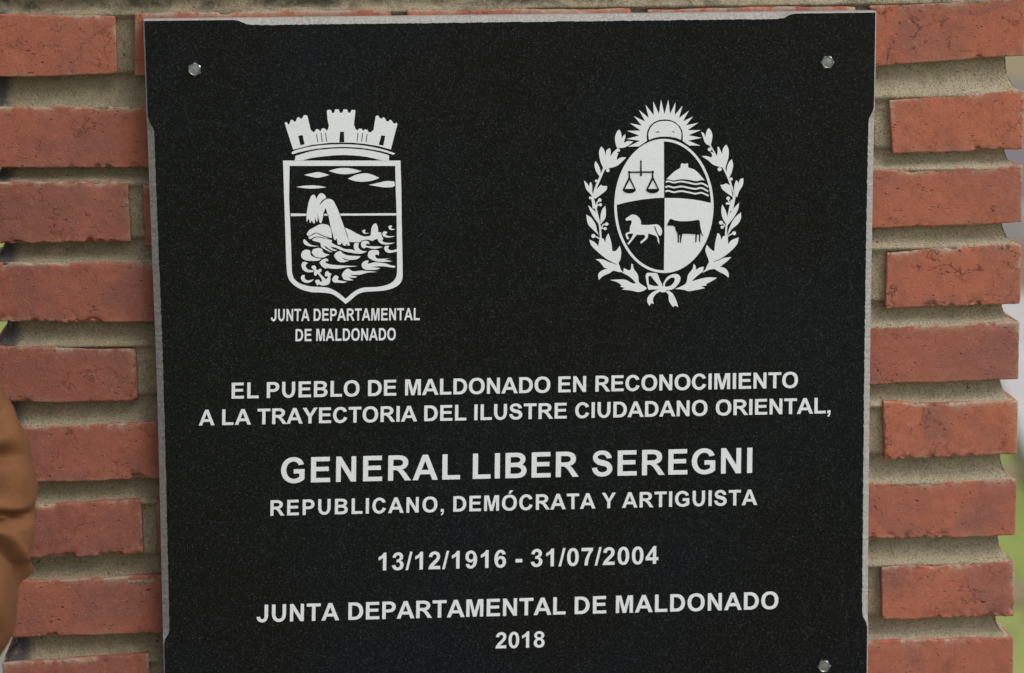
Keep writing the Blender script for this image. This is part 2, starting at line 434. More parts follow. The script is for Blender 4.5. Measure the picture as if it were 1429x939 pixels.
VIS = {  # visible front bricks, one list per course, in photograph pixels
    0: [[(None, 20), (161, 22), (164, 103), (None, 108)], [(187, 18), (545, 14), (545, 100), (188, 105)],
        [(568, 14), (880, 12), (880, 96), (568, 99)], [(903, 12), (1194, 9), (1194, 92), (903, 95)], [(1213, 7.5), (None, -2), (None, 77), (1213, 92)]],
    1: [[(None, 150), (360, 148), (360, 231), (None, 234)], [(1241, 138), (None, 127), (None, 208), (1246, 215)]],
    2: [[(None, 255), (179, 254), (183, 337), (None, 341)], [(199, 257), (560, 252), (560, 333), (202, 341)], [(905, 249), (None, 232), (None, 311), (905, 330)]],
    3: [[(None, 367), (365, 366), (365, 448), (None, 449)], [(1238, 352), (None, 341), (None, 423), (1236, 431)]],
    4: [[(None, 484), (190, 487), (193, 561), (None, 561)], [(228, 484), (580, 476), (580, 556), (228, 560)], [(900, 466), (None, 450), (None, 530), (900, 549)]],
    5: [[(None, 598), (370, 583), (370, 664), (None, 675)], [(1232, 561), (None, 560), (None, 633), (1235, 642)]],
    6: [[(None, 706), (197, 697), (200, 773), (None, 784)], [(218, 697), (580, 688), (580, 768), (219, 772)], [(905, 684), (None, 669), (None, 748), (905, 758)]],
    7: [[(None, 813), (375, 795), (375, 878), (None, 892)], [(1230, 790), (None, 784), (None, 860), (1231, 865)]],
    8: [[(None, 925), (208, 912), (211, 992), (None, 1006)], [(232, 911), (590, 905), (590, 984), (232, 991)], [(905, 902), (None, 889), (None, 971), (905, 980)]],
}
sd = 1
DEP = .118; BLN = .243; JT = .013
def quad(c, x0, x1, j=0.0):
    T, B = c
    return [(x0, zl(T, x0)+j), (x1, zl(T, x1)-j), (x1, zl(B, x1)-j), (x0, zl(B, x0)+j)]
TL_ = [.38, .50, .68, .66, .80, .60, .82, .52, .65]; TR_ = [.22, .05, .22, .12, .62, .05, .30, .22, .42]; CR_ = [.9, 1.0, .3, 1.0, .35, .5, .3, .5, .3]  # left bricks toned darker for the shade there, besides their own variation
for ci, c in enumerate(COURSES):
    vi = ci-FIRST; left_header = (vi % 2 == 0)
    fine = 0 <= vi <= 8
    y_front = []
    if fine:
        row = VIS[vi]; n = len(row)
        for bi, b in enumerate(row):
            sd += 1
            cs = []
            for (x, y), side in zip(b, 'LRRL'):
                if x is None:
                    X = PL if side == 'L' else PR
                    px = -20 if side == 'L' else 1425
                    cs.append((X, at(px, y, 0)[2]))
                else:
                    p = at(x, y, 0); cs.append((p[0], p[2]))
            is_head = abs(cs[1][0]-cs[0][0]) < .16
            corner = bi in (0, n-1)
            dep = BLN if (is_head and corner) else DEP
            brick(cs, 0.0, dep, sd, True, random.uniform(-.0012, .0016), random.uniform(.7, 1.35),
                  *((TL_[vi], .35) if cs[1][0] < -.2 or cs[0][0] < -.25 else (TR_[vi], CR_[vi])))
        # bricks wholly behind the plaque
        if vi in (1, 3, 5, 7):
            xs = [at(385, 0, 0)[0], at(795, 0, 0)[0], at(818, 0, 0)[0], at(1215, 0, 0)[0]]
            sd += 1; brick(quad(c, xs[0], xs[1]), 0, DEP, sd, False)
            sd += 1; brick(quad(c, xs[2], xs[3]), 0, DEP, sd, False)
        elif vi > 0:
            sd += 1; brick(quad(c, at(605, 0, 0)[0], at(880, 0, 0)[0]), 0, DEP, sd, False)
    else:
        w1 = .121 if left_header else BLN; w2 = BLN if left_header else .121
        xs = [(PL, PL+w1), (PR-w2, PR)]; mid0, mid1 = PL+w1+JT, PR-w2-JT
        k = 2; st = (mid1-mid0+JT)/k
        xs += [(mid0+i*st, mid0+(i+1)*st-JT) for i in range(k)]
        for x0, x1 in xs:
            sd += 1; brick(quad(c, x0, x1, random.uniform(-.001, .001)), 0, BLN if x1-x0 < .15 else DEP, sd, False, random.uniform(-.001, .0015))
    # back row and side bricks
    w1 = BLN if left_header else .121; w2 = .121 if left_header else BLN
    xs = [(PL, PL+w1), (PR-w2, PR)]; mid0, mid1 = PL+w1+JT, PR-w2-JT
    st = (mid1-mid0+JT)/2
    xs += [(mid0+i*st, mid0+(i+1)*st-JT) for i in range(2)]
    for x0, x1 in xs:
        dep = BLN if x1-x0 < .15 else DEP
        if dep == BLN and 0: continue
        sd += 1; brick(quad(c, x0, x1, 0), PB-dep, dep, sd, False)

# mortar: one sheet wrapped round the pillar, raked back between the bricks
def mortar():
    zs = []
    top = max(COURSES[0][0][1], COURSES[0][0][3])+.01
    z = top
    vis_lo = LN[-1][1][3]-.03
    while z > 0:
        zs.append(z); z -= .0027 if vis_lo < z < LN[0][0][1]+.05 else .008
    zs.append(0.0); zs = np.array(zs)
    per = []
    for a, b, stp in (((PL, 0), (PR, 0), .0034), ((PR, 0), (PR, PB), .006), ((PR, PB), (PL, PB), .02), ((PL, PB), (PL, 0), .006)):
        L = math.dist(a, b); n = int(L/stp)
        for i in range(n): per.append((a[0]+(b[0]-a[0])*i/n, a[1]+(b[1]-a[1])*i/n))
    per = np.array(per); n = len(per); m = len(zs)
    # denser near the corners comes for free from clamping
    X = np.tile(per[:, 0], m); Y = np.tile(per[:, 1], m); Z = np.repeat(zs, n)
    T = np.full(len(X), -1.0)
    for i in range(-1, len(COURSES)):
        if i < 0:
            up = np.full(len(X), 9.0)
        else:
            B = COURSES[i][1]; up = B[1]+(B[3]-B[1])*(X-B[0])/(B[2]-B[0])
        if i+1 < len(COURSES):
            t_ = COURSES[i+1][0]; lo = t_[1]+(t_[3]-t_[1])*(X-t_[0])/(t_[2]-t_[0])
        else: lo = np.full(len(X), -.02)
        if i < 0: up = lo+.016
        inside = (Z <= up+.002) & (Z >= lo-.0042)
        T = np.where(inside, np.maximum((Z-lo)/np.maximum(up-lo, 1e-4), -.2), T)
    prof_t = [-.05, 0, .10, .25, .5, .8, 1.0]; prof_i = [.0015, .0028, .0065, .0110, .0135, .0150, .0155]
    base = np.interp(T, prof_t, prof_i)
    base = np.where(T < -.5, .0080, base)
    Pn = np.stack([X, Y, Z], 1)
    base += (fbm(Pn, 20, 5, 3)-.5)*.0040 + (fbm(Pn, 130, 9, 3)-.5)*.0034 
    base = np.clip(base, .0008, .03)
    xx = np.clip(X, PL+base, PR-base); yy = np.clip(Y, base, PB-base)
    V = np.stack([xx, yy, Z], 1)
    F = []
    for j in range(m-1):
        for i in range(n):
            k = (i+1) % n
            F.append((j*n+i, (j+1)*n+i, (j+1)*n+k, j*n+k))
    F.append(tuple(range(n)))
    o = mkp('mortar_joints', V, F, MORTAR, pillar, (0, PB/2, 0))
    return o
mortar()
# coping slab and footing of the pillar
def boxv(x0, x1, y0, y1, z0, z1, bv=.006):
    V = []; F = []
    ring = [(x0, y0), (x1, y0), (x1, y1), (x0, y1)]
    for ins, z in ((bv, z0), (0, z0+bv), (0, z1-bv), (bv, z1)):
        for (x, y), (sx, sy) in zip(ring, ((1, 1), (-1, 1), (-1, -1), (1, -1))): V.append((x+ins*sx, y+ins*sy, z))
    for l in range(3):
        for i in range(4): F.append((l*4+i, l*4+(i+1) % 4, (l+1)*4+(i+1) % 4, (l+1)*4+i))
    F += [(3, 2, 1, 0), (12, 13, 14, 15)]
    return V, F
V, F = boxv(PL-.03, PR+.03, -.03, PB+.03, ZTOP, ZTOP+.055)
mkp('coping_slab', V, F, KERBM, pillar, (0, PB/2, ZTOP+.03), smooth=False)
V, F = boxv(PL-.05, PR+.05, -.05, PB+.05, -.05, .016)
mkp('footing', V, F, KERBM, pillar, (0, PB/2, 0), smooth=False)

# ------------------------------------------------------------------ stone plaque
YP = -.022
PX0, PX1, PZ1 = -.3300, .3300, 1.4203
PZ0 = PZ1-.665
plaque = thing('stone_plaque', 'black granite plaque with white lettering and two coats of arms, bolted to the brick pillar', 'plaque', (0, YP/2, (PZ0+PZ1)/2))
def slab():
    rng = np.random.default_rng(5)
    W = PX1-PX0; H = PZ1-PZ0
    def side(L, s0, s1, deep):
        n = int(L/.0022); out = []
        for i in range(n):
            s = i/n*L
            e = min(s-s0, s1-s)
            d = deep*(1/(1+math.exp(-min(30, max(-30, e/.0022)))))+.0011
            out.append((s, d+(rng.uniform(-.0003, .0003) if d > .002 else 0)))
        return out
    O = []; I = []
    # top (left to right), right (down), bottom, left (up)
    for s, d in side(W, .089, .578, .0048): O.append((PX0+s, PZ1)); I.append((PX0+s, PZ1-d))
    for s, d in side(H, .094, .569, .0050): O.append((PX1, PZ1-s)); I.append((PX1-d, PZ1-s))
    for s, d in side(W, .089, .578, .0048): O.append((PX1-s, PZ0)); I.append((PX1-s, PZ0+d))
    for s, d in side(H, .096, .571, .0052): O.append((PX0, PZ0+s)); I.append((PX0+d, PZ0+s))
    n = len(O); c = .0011
    I = [(min(max(x, PX0+c), PX1-c), min(max(z, PZ0+c), PZ1-c)) for x, z in I]
    def out_of_true(x, z):                     # the slab is not cut perfectly square
        t_ = (z-PZ0)/H
        return x+(-.0024*max(0, t_-.55)/.45+.0008*math.exp(-((t_-.45)/.25)**2) if x < 0 else .0009*max(0, t_-.6)/.4-.0006*math.exp(-((t_-.5)/.3)**2))
    O = [(out_of_true(x, z), z) for x, z in O]; I = [(out_of_true(x, z), z) for x, z in I]
    V = []
    for (x, z) in I: V.append((x, YP, z))
    for (ox, oz), (ix, iz) in zip(O, I):
        d = max(abs(ox-ix), abs(oz-iz))
        V.append((ox, YP+max(.0012, d*.75), oz))
    for (ox, oz) in O: V.append((ox, -.0008, oz))
    F = []; mi = []
    tri = tessellate_polygon([[Vector((x, z, 0)) for x, z in I]])
    for a, b, c2 in tri:
        F.append((a, b, c2)); mi.append(0)
    for l in (0, 1):
        for i in range(n):
            k = (i+1) % n; F.append((l*n+i, l*n+k, (l+1)*n+k, (l+1)*n+i)); mi.append(1)
    F.append(tuple(range(3*n-1, 2*n-1, -1))); mi.append(1)
    o = mkp('slab', V, F, None, plaque, (0, YP/2, (PZ0+PZ1)/2), smooth=False, mats=[GRAN, SAWN], midx=mi)
    bm = __import__('bmesh').new(); bm.from_mesh(o.data); __import__('bmesh').ops.recalc_face_normals(bm, faces=bm.faces); bm.to_mesh(o.data); bm.free()
slab()

# --- 2-D shapes: (outer, holes) in photograph pixels -> thin inlay on the plaque face
LAYER = [0]
def poly3(shapes, lift, thick=.0003):
    V = []; F = []
    for outer, holes in shapes:
        LAYER[0] = (LAYER[0]+1) % 12
        y = YP-lift-LAYER[0]*.000012
        loops = [outer]+holes
        pts = [p for lp in loops for p in lp]
        b = len(V); n = len(pts)
        W = [at(p[0], p[1], y) for p in pts]
        V += [(q[0], y, q[2]) for q in W]
        V += [(q[0], YP+.0005, q[2]) for q in W]
        tri = tessellate_polygon([[Vector((q[0], q[2], 0)) for q in W[s:e]] for s, e in spans(loops)])
        for t_ in tri:
            a, c, d = [Vector((W[i][0], W[i][2])) for i in t_]
            if (c-a).cross(d-a) > 0: F.append((b+t_[0], b+t_[1], b+t_[2]))
            else: F.append((b+t_[2], b+t_[1], b+t_[0]))
        for s, e in spans(loops):
            ar = sum(W[i][0]*W[s+(i+1-s) % (e-s)][2]-W[s+(i+1-s) % (e-s)][0]*W[i][2] for i in range(s, e))
            ccw = (ar > 0) if s == 0 else (ar > 0)
            for i in range(s, e):
                k = s+(i+1-s) % (e-s)
                F.append((b+i, b+i+n, b+k+n, b+k))
    return V, F
def spans(loops):
    s = 0; out = []
    for l in loops: out.append((s, s+len(l))); s += len(l)
    return out
def inlay(name, shapes, parent, mat=None, lift=.0003, label=None):
    V, F = poly3(shapes, lift)
    A = np.array(V); c = (A.min(0)+A.max(0))/2
    o = mkp(name, V, F, mat or PAINT, parent, tuple(c), smooth=False)
    if label: o['label'] = label
    return o

Z = {'A': (370, 140, 6.213), 'B': (370, 260, 6.213), 'C': (370, 340, 6.213), 'D': (800, 130, 5.716), 'E': (800, 270, 5.524),
     'F': (850, 180, 8.5375), 'G': (850, 270, 8.5375), 'H': (390, 255, 15.644), 'I': (410, 300, 14.01), 'J': (480, 300, 14.01),
     'K': (410, 340, 15.644), 'L': (480, 345, 15.644), 'M': (805, 175, 7.825), 'N': (805, 280, 7.825), 'O': (965, 175, 7.825),
     'P': (965, 280, 7.825), 'S': (870, 135, 11.733), 'W': (830, 350, 7.145)}
def path(s, smooth=True, sub=5):
    """'A12,34* 56,78 ...' letter = which detail frame, * = corner; smooth = Catmull-Rom between corners"""
    fr = None; P = []; Cn = []
    for t_ in s.split():
        if t_[0].isalpha(): fr = Z[t_[0]]; t_ = t_[1:]
        if not t_: continue
        c = t_.endswith('*'); x, y = t_.rstrip('*').split(',')
        P.append(np.array([fr[0]+float(x)/fr[2], fr[1]+float(y)/fr[2]])); Cn.append(c)
    if not smooth: return [tuple(p) for p in P]
    n = len(P); out = []
    for i in range(n):
        p1, p2 = P[i], P[(i+1) % n]
        p0 = P[i-1] if not Cn[i] else p1-(p2-p1)*.35
        p3 = P[(i+2) % n] if not Cn[(i+1) % n] else p2+(p2-p1)*.35
        for k in range(sub):
            t_ = k/sub
            out.append(tuple(.5*((2*p1)+(-p0+p2)*t_+(2*p0-5*p1+4*p2-p3)*t_*t_+(-p0+3*p1-3*p2+p3)*t_**3)))
    return out
def sh(s, holes=(), smooth=True): return (path(s, smooth), [path(h, smooth) for h in holes])
def disc(fr, x, y, r, n=14):
    f = Z[fr]; return ([(f[0]+(x+r*math.cos(a*2*math.pi/n))/f[2], f[1]+(y+r*math.sin(a*2*math.pi/n))/f[2]) for a in range(n)], [])
def stroke(s, wd, sub=5):
    fr = Z[s[0]]
    P = []
    for t_ in s[1:].split():
        x, y = t_.split(','); P.append(np.array([fr[0]+float(x)/fr[2], fr[1]+float(y)/fr[2]]))
    wd = wd/fr[2]; Q = []
    n = len(P)
    for i in range(n-1):
        p1, p2 = P[i], P[i+1]; p0 = P[i-1] if i else 2*p1-p2; p3 = P[i+2] if i+2 < n else 2*p2-p1
        for k in range(sub):
            t_ = k/sub; Q.append(.5*((2*p1)+(-p0+p2)*t_+(2*p0-5*p1+4*p2-p3)*t_*t_+(-p0+3*p1-3*p2+p3)*t_**3))
    Q.append(P[-1]); Lf = []; Rf = []
    for i in range(len(Q)):
        d = Q[min(i+1, len(Q)-1)]-Q[max(i-1, 0)]; d = d/np.linalg.norm(d); nn = np.array([-d[1], d[0]])*wd/2
        Lf.append(tuple(Q[i]+nn)); Rf.append(tuple(Q[i]-nn))
    return (Lf+Rf[::-1], [])

# ------------------------------------------------------------------ municipal coat of arms (left)
frame = inlay('coat_of_arms', [sh(
    'A155,522* 1173,522* B1180,0 1184,300 1190,600 C1192,240 1190,300 1165,350 1110,385 1030,406 940,413 860,419 800,440 745,486 698,523* '
    '655,486 600,447 550,430 480,423 390,418 300,390 230,340 197,285 186,200 180,60 B172,300 165,100',
    ['A212,568* B208,100 214,250 226,560 C231,210 236,262 258,312 310,348 390,370 470,375 540,381 590,400 640,430 698,478* 760,424 812,393 870,379 960,376 1040,362 1100,335 1134,290 1144,230 B1143,560 1140,250 1132,20 A1128,568*'])],
    plaque, label='municipal coat of arms with mural crown, whale and waves, upper left of the plaque')
inlay('mural_crown', [sh(
    'A243,428 170,198 178,188 188,190 201,210 210,205 222,170 238,168 252,185 265,182 278,150 295,145 308,162 320,155 335,130 355,128 366,133 395,255 412,268 418,277 430,270 440,250 455,248 468,256 474,268 484,262 492,244 508,242 520,246 532,262 545,250 553,220 541,165 535,90 545,82 570,82 582,110 597,108 608,78 638,78 650,108 668,106 680,78 710,78 722,108 738,106 750,82 775,82 783,90 775,165 770,210 782,245 800,262 815,244 838,246 848,265 862,252 885,254 897,275 915,278 940,255 958,140 970,130 985,135 992,150 1010,160 1022,146 1038,152 1050,178 1068,185 1080,168 1095,172 1110,195 1125,203 1138,192 1147,205 1090,425 980,396 860,376 760,367 660,366 560,368 400,387',
    ['A287,308 325,300 342,380 306,392', 'A650,272 684,272 686,364 642,364', 'A1007,303 1042,308 1025,393 985,385',
     'A441,290 448,290 461,362 454,362', 'A482,280 489,280 499,362 491,362', 'A519,280 526,283 537,356 529,356',
     'A802,280 809,283 801,356 794,356', 'A842,283 849,285 840,358 832,358', 'A881,293 888,293 878,362 870,362'], False),
    sh('A232,452* 245,440 300,422 400,400 520,386 660,381 800,386 920,402 1030,428 1120,457 1122,464 1110,472* 1030,446 920,424 800,409 660,404 520,411 400,427 300,449 238,467* 230,460'),
    sh('A262,482* 400,441 520,424 660,416 800,422 920,437 1030,462 1075,478* 1073,521* 1010,520* 930,500 850,485 760,477 660,474 560,480 450,492 390,502 330,520* 258,521*')], frame)
for s in ('A338,646* 400,632 455,622 510,632 555,647* 510,660 455,671 400,662', 'A552,612* 620,592 690,586 760,594 835,613* 770,632 690,640 620,632',
          'A718,679* 790,645 870,632 930,645 990,672* 930,695 850,705 780,700', 'A900,733* 980,715 1050,700 1120,703* 1125,740* 1100,752 1030,754 970,745',
          'A270,751* 330,741 400,737 470,742 530,753* 470,761 400,765 330,760'):
    inlay('cloud', [sh(s)], frame)
inlay('horizon_line', [sh('B221,235 357,237 355,256 222,258', (), False), sh('B513,238 538,238 544,254 511,254', (), False), sh('B650,236 1139,233 1139,252 655,254', (), False)], frame)
inlay('whale_spout', [sh(
    'H595,860* 590,720 610,560 640,420 680,310 725,263 765,268 795,320 815,350* 840,280 885,235 945,235 1000,280 1020,325* 1000,345 950,370 905,420 878,478* 895,470 940,420 1000,370 1070,350 1130,362 1180,400 1245,520 1300,650 1350,790 I985,240* 1030,380 1075,500 1095,590* 1060,600 1035,560* 1010,600 965,585 945,530* 915,575 865,575 850,520 840,450* 810,490 785,470 775,430* 765,380 740,300 710,180 675,0 H1050,680 1010,545* 970,640 945,770 915,880* 880,870 850,760 825,660* 835,770 825,860* 790,800 775,740* 770,880 735,870 700,820* 670,880 640,770*')], frame)
inlay('whale', [
    sh('I735,320* 700,225 640,187 560,177 480,195 400,240 310,290 262,350 255,385 285,408* 330,398 375,363 430,345 490,360 580,400 680,435 745,448* 742,380*'),
    sh('I280,425* 330,412 390,377 440,362 500,385 600,430 680,460* 620,458 540,430 470,420 400,430 350,460 310,472*'),
    sh('I355,488* 395,455 450,438 520,442 600,465 700,480 745,495* 740,540* 820,590 900,620 1000,665 1150,680 1300,745* 1250,755 1050,725 940,690 820,640 740,620 705,600* 760,660 850,690* 780,700 700,665 620,610 590,600* 640,660 760,730* 680,710 590,660 535,620 520,540* 450,522 390,505'),
    sh('J15,245* 120,290 230,350 320,395 400,420 470,415 520,395 535,270 570,190 615,165 645,190 665,260 668,335* 725,340* 740,400* 770,470* 740,490* 780,530 880,545 1000,540* 900,570 800,575 730,560 680,520 650,465* 600,480 560,505 500,490 430,480 350,500 310,530 200,530 105,525* 70,400 40,310')], frame)
for s in ('J355,310* 400,285 420,300 410,335 440,350 490,352* 440,365 390,360 365,335', 'J865,225* 900,205 940,215 925,245 930,265 1000,278* 940,295 890,280',
          'J750,355* 780,320 840,325* 845,345 820,370 830,400 900,415 1000,412* 920,435 840,440 780,420 755,385',
          'J330,580* 350,520 420,500 480,520 500,570* 450,560 425,580 450,605 550,612 650,612 760,625* 650,655 550,660 440,630 400,655* 350,630',
          'J190,590* 220,545 295,548* 280,600 300,660 360,700 455,712* 330,755 250,730 200,660', 'J785,650* 810,605 885,605* 865,640 880,675 950,690 1050,660* 1050,710* 960,730 880,740 810,710',
          'J465,780* 490,710 560,685 660,690 685,730 680,790* 640,770 610,795 640,845 720,855 920,848* 800,865* 860,885 950,905* 800,915 650,910 540,870 480,830',
          'I180,510* 200,475 240,500 300,560 380,595 490,605* 400,615 280,605 210,570', 'I140,780* 170,710 240,675 320,695* 325,740 340,790 420,835 540,855* 480,890 350,897 230,885 160,840',
          'I350,730* 380,670 480,645 550,665 570,720 620,755 700,775* 640,800* 600,825 480,830 400,800', 'I785,800* 820,740 910,705 960,750 1060,790 1310,805* 1250,855 1150,875 1050,870 930,830* 1000,880 1090,890* 950,925 850,890',
          'K560,415* 620,350 700,325 745,340 755,385* 710,375 690,410 740,435 880,465 1400,490* 1150,515 980,545 830,545 740,530 690,545* 620,500',
          'K165,480* 190,410 260,400 305,425* 265,460 270,520 330,570 430,580* 430,615* 320,625 240,600 190,550', 'K150,745* 180,690 240,685* 235,740 270,790 340,800 440,775* 380,830 280,855 190,820',
          'K835,780* 870,720 920,690 985,735* 960,775 990,800 1165,830* 1080,855 940,850 890,850 850,820',
          'L385,370* 420,320 490,290 545,295* 510,360* 600,345 680,330 900,350 1010,390 1125,410* 1100,440 1000,435 900,420 750,415 580,435* 680,440 790,458* 700,490 560,495 460,485 400,440',
          'K1045,690* 1080,620 1140,560 1200,548 1260,590 1330,605 L400,510 730,540* 550,550 450,570 340,600 130,605* 180,625 285,640* 240,665 100,655* 150,690 210,720* 100,725 0,700 K1070,740'):
    inlay('wave', [sh(s)], frame)
inlay('anchor', [sh('K385,500* 410,480 460,480 490,520 480,560* 520,575 560,550 605,560 600,600 560,640* 620,700 700,780* 740,740 735,700* 700,715 680,680 690,620 740,600 780,640 830,660* 800,700 795,800 760,885 640,915 540,890 515,920* 470,830 480,795 550,790 570,830* 620,830* 600,760 520,650* 480,700 445,680 440,640* 450,590 400,540')], frame)

# ------------------------------------------------------------------ national coat of arms (right)
ECX, ECY = 926.5, 287.3
def ell(a, b, d0, d1, n=40):
    return [(ECX+a*math.cos(math.radians(d0+(d1-d0)*i/n)), ECY-b*math.sin(math.radians(d0+(d1-d0)*i/n))) for i in range(n+1)]
arms = inlay('coat_of_arms', [(ell(69.3, 93.6, 0, 360, 90)[:-1], [ell(65.7, 90.0, 0, 360, 90)[:-1]])], plaque,
             label='oval national coat of arms with rising sun and laurel wreath, upper right of the plaque')
ul = [p for p in ell(65.8, 90.1, 90, 181, 40)]
arcL = path('F88,905 170,882 250,865 400,838 550,822 655,818', False)
inlay('shield_quarter', [(ul+arcL, [])], arms)
arcR = path('F662,822 750,822 850,824 1000,840 1100,856 1207,880', False)
inlay('shield_quarter', [(arcR+ell(65.8, 90.1, 2, -90, 40)+[(927.2, 330)], [])], arms)
inlay('sun', [sh('S615,45 672,285 735,45 765,280 853,90 840,300 967,145 910,350 1072,225 975,405 1140,322 1025,468 1225,425 1050,548 1268,545 1065,628 1280,672 1062,718 1260,800 1080,798 1020,760 970,722 974,640 962,550 922,480 850,415 770,379 680,370 590,379 500,415 430,480 390,560 380,640 385,720 330,760 255,812 75,818 270,720 52,688 260,635 60,557 283,552 105,432 300,472 170,315 355,405 255,215 415,345 362,130 497,300 487,75 583,280', (), False),
    sh('S418,706* 408,620 424,550 474,470 562,412 680,396 788,407 876,460 928,530 948,610 944,706* 860,672 770,656 680,652 590,656 500,675', ['S515,590* 560,566 608,580* 560,584', 'S785,578* 815,566 848,592* 812,582'])], arms)
sc_ = []
for dx in (0, 278):
    sc_ += [sh('F%d,522 %d,522 %d,578 %d,715 %d,712 %d,604 %d,718 %d,715 %d,578' % tuple(v+dx for v in (233, 249, 252, 316, 300, 245, 185, 166, 232)), (), False),
            sh('F%d,714* %d,712* %d,740 %d,758 %d,765 %d,757 %d,738' % tuple(v+dx for v in (162, 320, 312, 282, 240, 200, 170)))]
sc_ += [sh('F228,506 535,503 535,520 228,523', (), False), sh('F374,385 387,385 391,556 369,556', (), False), disc('F', 380, 384, 11), disc('F', 241, 513, 15), disc('F', 520, 511, 15), disc('F', 380, 550, 12)]
inlay('balance_scales', sc_, arms, GRAN, .0006)
inlay('fortified_hill', [sh('F680,600* 720,560 780,505 850,462* 855,420* 865,408* 905,415* 940,408* 945,460* 1010,480 1060,520 1110,575 1140,612* 1100,608 1040,620 950,605 860,598 770,612 700,598')], arms)
inlay('sea', [stroke('F675,632 710,622 770,637 860,625 950,640 1030,656 1100,648 1150,668 1180,690', 19), stroke('F670,694 710,682 770,697 860,684 950,700 1030,713 1100,702 1180,742', 19), stroke('F670,746 705,735 770,752 860,740 950,755 1030,770 1100,760 1186,795', 19)], arms)
inlay('horse', [sh('G195,303* 230,275 270,252 310,255 350,280 375,320 382,372* 450,375 530,370* 580,370 620,410 632,460 615,505* 590,490 565,440 548,390* 535,395* 555,450 580,500 595,550 598,605* 580,570 570,520 530,495 465,475* 462,520 440,550 380,597* 370,580* 420,535 430,510 415,490* 370,492 330,490* 290,540 235,608* 215,600* 260,540 285,490 280,475* 240,480 215,490* 240,540* 215,545* 195,490 215,465 245,455* 250,400 268,350 265,320* 240,318 205,325*')], arms)
inlay('ox', [sh('G690,378* 705,345 730,303 775,318* 850,330 960,328 1010,322 1060,315 1078,325 1085,380 1095,430 1110,480 1125,505* 1112,500 1090,460* 1087,520 1088,572* 1075,572* 1072,490* 1050,490 1044,530 1040,580* 1027,578* 1030,485* 950,480 875,478* 864,530 855,585* 845,583* 845,490* 835,500 831,585* 819,578* 815,480 795,440 785,400 760,383 730,383*')], arms, GRAN, .0006)
wre = [
    'M450,245* 432,230 418,170 418,120 440,65 465,45* 485,85 490,145* 505,115 530,95* 530,130 512,190* 560,170 615,175* 570,215 520,240* 475,247*',
    'M290,470* 260,400 243,320 245,270 268,228* 300,270 312,330* 325,270 362,248* 370,290 365,340* 400,290 440,255 450,262* 436,300* 455,305* 440,340 435,378* 480,350 538,348* 490,400 430,445 360,465 320,480*',
    'M250,560* 210,500 192,430 205,388* 240,440 258,500 256,555*', 'M180,790* 140,740 100,690 78,600* 110,630 135,670* 140,630 155,620* 168,660 168,720 180,760*',
    'M180,790* 200,720 265,645* 280,660 330,660* 325,700 270,750 200,800*',
    'N250,270* 190,190 145,110 125,50* 170,90 205,130 235,210*', 'N258,260* 258,170 275,100 310,55* 318,120 310,190 275,240*', 'N245,380* 180,320 120,250 103,150* 160,190 205,260 220,330*',
    'N430,690* 330,640 230,560 160,490 135,425* 190,450 235,495* 245,430 262,412* 290,415 310,460* 320,400 345,355* 375,450 388,550* 420,550 450,520 468,490* 485,560 475,640 455,680* 485,765* 455,740*',
    'N500,775* 430,700 350,670 280,640 205,640* 250,670 300,730 340,742* 280,760 235,800 240,865* 290,820 360,790 400,765 460,780*',
    'W285,212* 290,170* 325,190 350,195* 362,170 365,130 380,135* 390,180 430,240 440,310 475,340 520,370* 500,390 440,410 360,395 270,385* 300,370* 250,355* 270,345* 220,310 150,290* 250,285 310,290 380,325 410,320* 350,260 250,205*',
    'W800,380* 860,355 912,318 930,240 975,180 985,130* 1005,150 1008,190* 1050,165 1088,158* 1080,205* 1020,250 965,305* 1050,280 1130,265 1220,268* 1170,300 1110,330* 1118,345* 1060,352* 1100,372* 1020,388 940,402 890,388* 840,382*',
    'P185,745* 230,680 300,650 360,625 435,615* 400,650 340,700 310,720* 370,740 405,790 405,840* 350,800 290,770 250,745* 190,755 120,790* 140,760*',
    'P145,765* 175,700 190,660 155,560 155,520 168,480* 200,520 235,548* 250,540 258,460 285,350* 315,380 325,430* 345,390 365,385 395,400 400,475* 440,430 515,400* 500,470 440,540 340,620 240,670 190,745*',
    'P385,265* 340,190 325,110 335,40* 365,90 385,150 395,230*', 'P390,270* 400,190 440,110 520,20* 510,90 470,170 410,250*', 'P385,390* 420,280 470,190 540,125* 540,190 510,250 440,310*',
    'O205,225* 150,190 120,110 103,70* 135,85 150,130* 165,60 190,28* 220,70 228,130 210,215*',
    'O340,460* 240,430 180,380 108,335* 170,335 215,352* 225,320 205,285* 240,300 275,340* 285,290 282,235* 300,235* 325,290 335,310* 345,250 380,208* 405,260 405,340 380,430 365,480*',
    'O395,545* 385,470 410,400 440,368* 455,430 440,510 415,565*', 'O460,790* 390,740 340,700 315,650* 350,645 380,635 420,660 455,740*', 'O475,780* 465,680 485,600* 505,610 515,640* 530,590 568,575* 560,650 520,720 500,780*']
for s in wre: inlay('laurel_sprig', [sh(s)], arms)
st = [stroke('M300,465 250,580 200,700 180,790', 24), stroke('M452,240 430,300 415,320', 16), stroke('M165,780 178,830 188,905', 30), stroke('M215,905 222,840 250,815', 14), stroke('M225,870 255,865', 14),
      stroke('N180,-10 215,120 250,270 262,430', 20), stroke('N268,310 285,265 325,255', 13), stroke('N272,300 310,305', 12), stroke('N180,385 215,395 255,420', 13),
      stroke('O208,222 240,280 275,345', 14), stroke('O345,450 395,550 440,680 465,790', 22), stroke('O468,770 455,850 435,935', 28), stroke('O400,800 412,840 445,862', 14), stroke('O385,852 440,862', 14),
      stroke('P440,-10 385,260 375,410', 20), stroke('P325,240 360,262 345,292', 12), stroke('P390,392 430,368 465,355', 12)]
for q in st: inlay('laurel_stem', [q], arms)
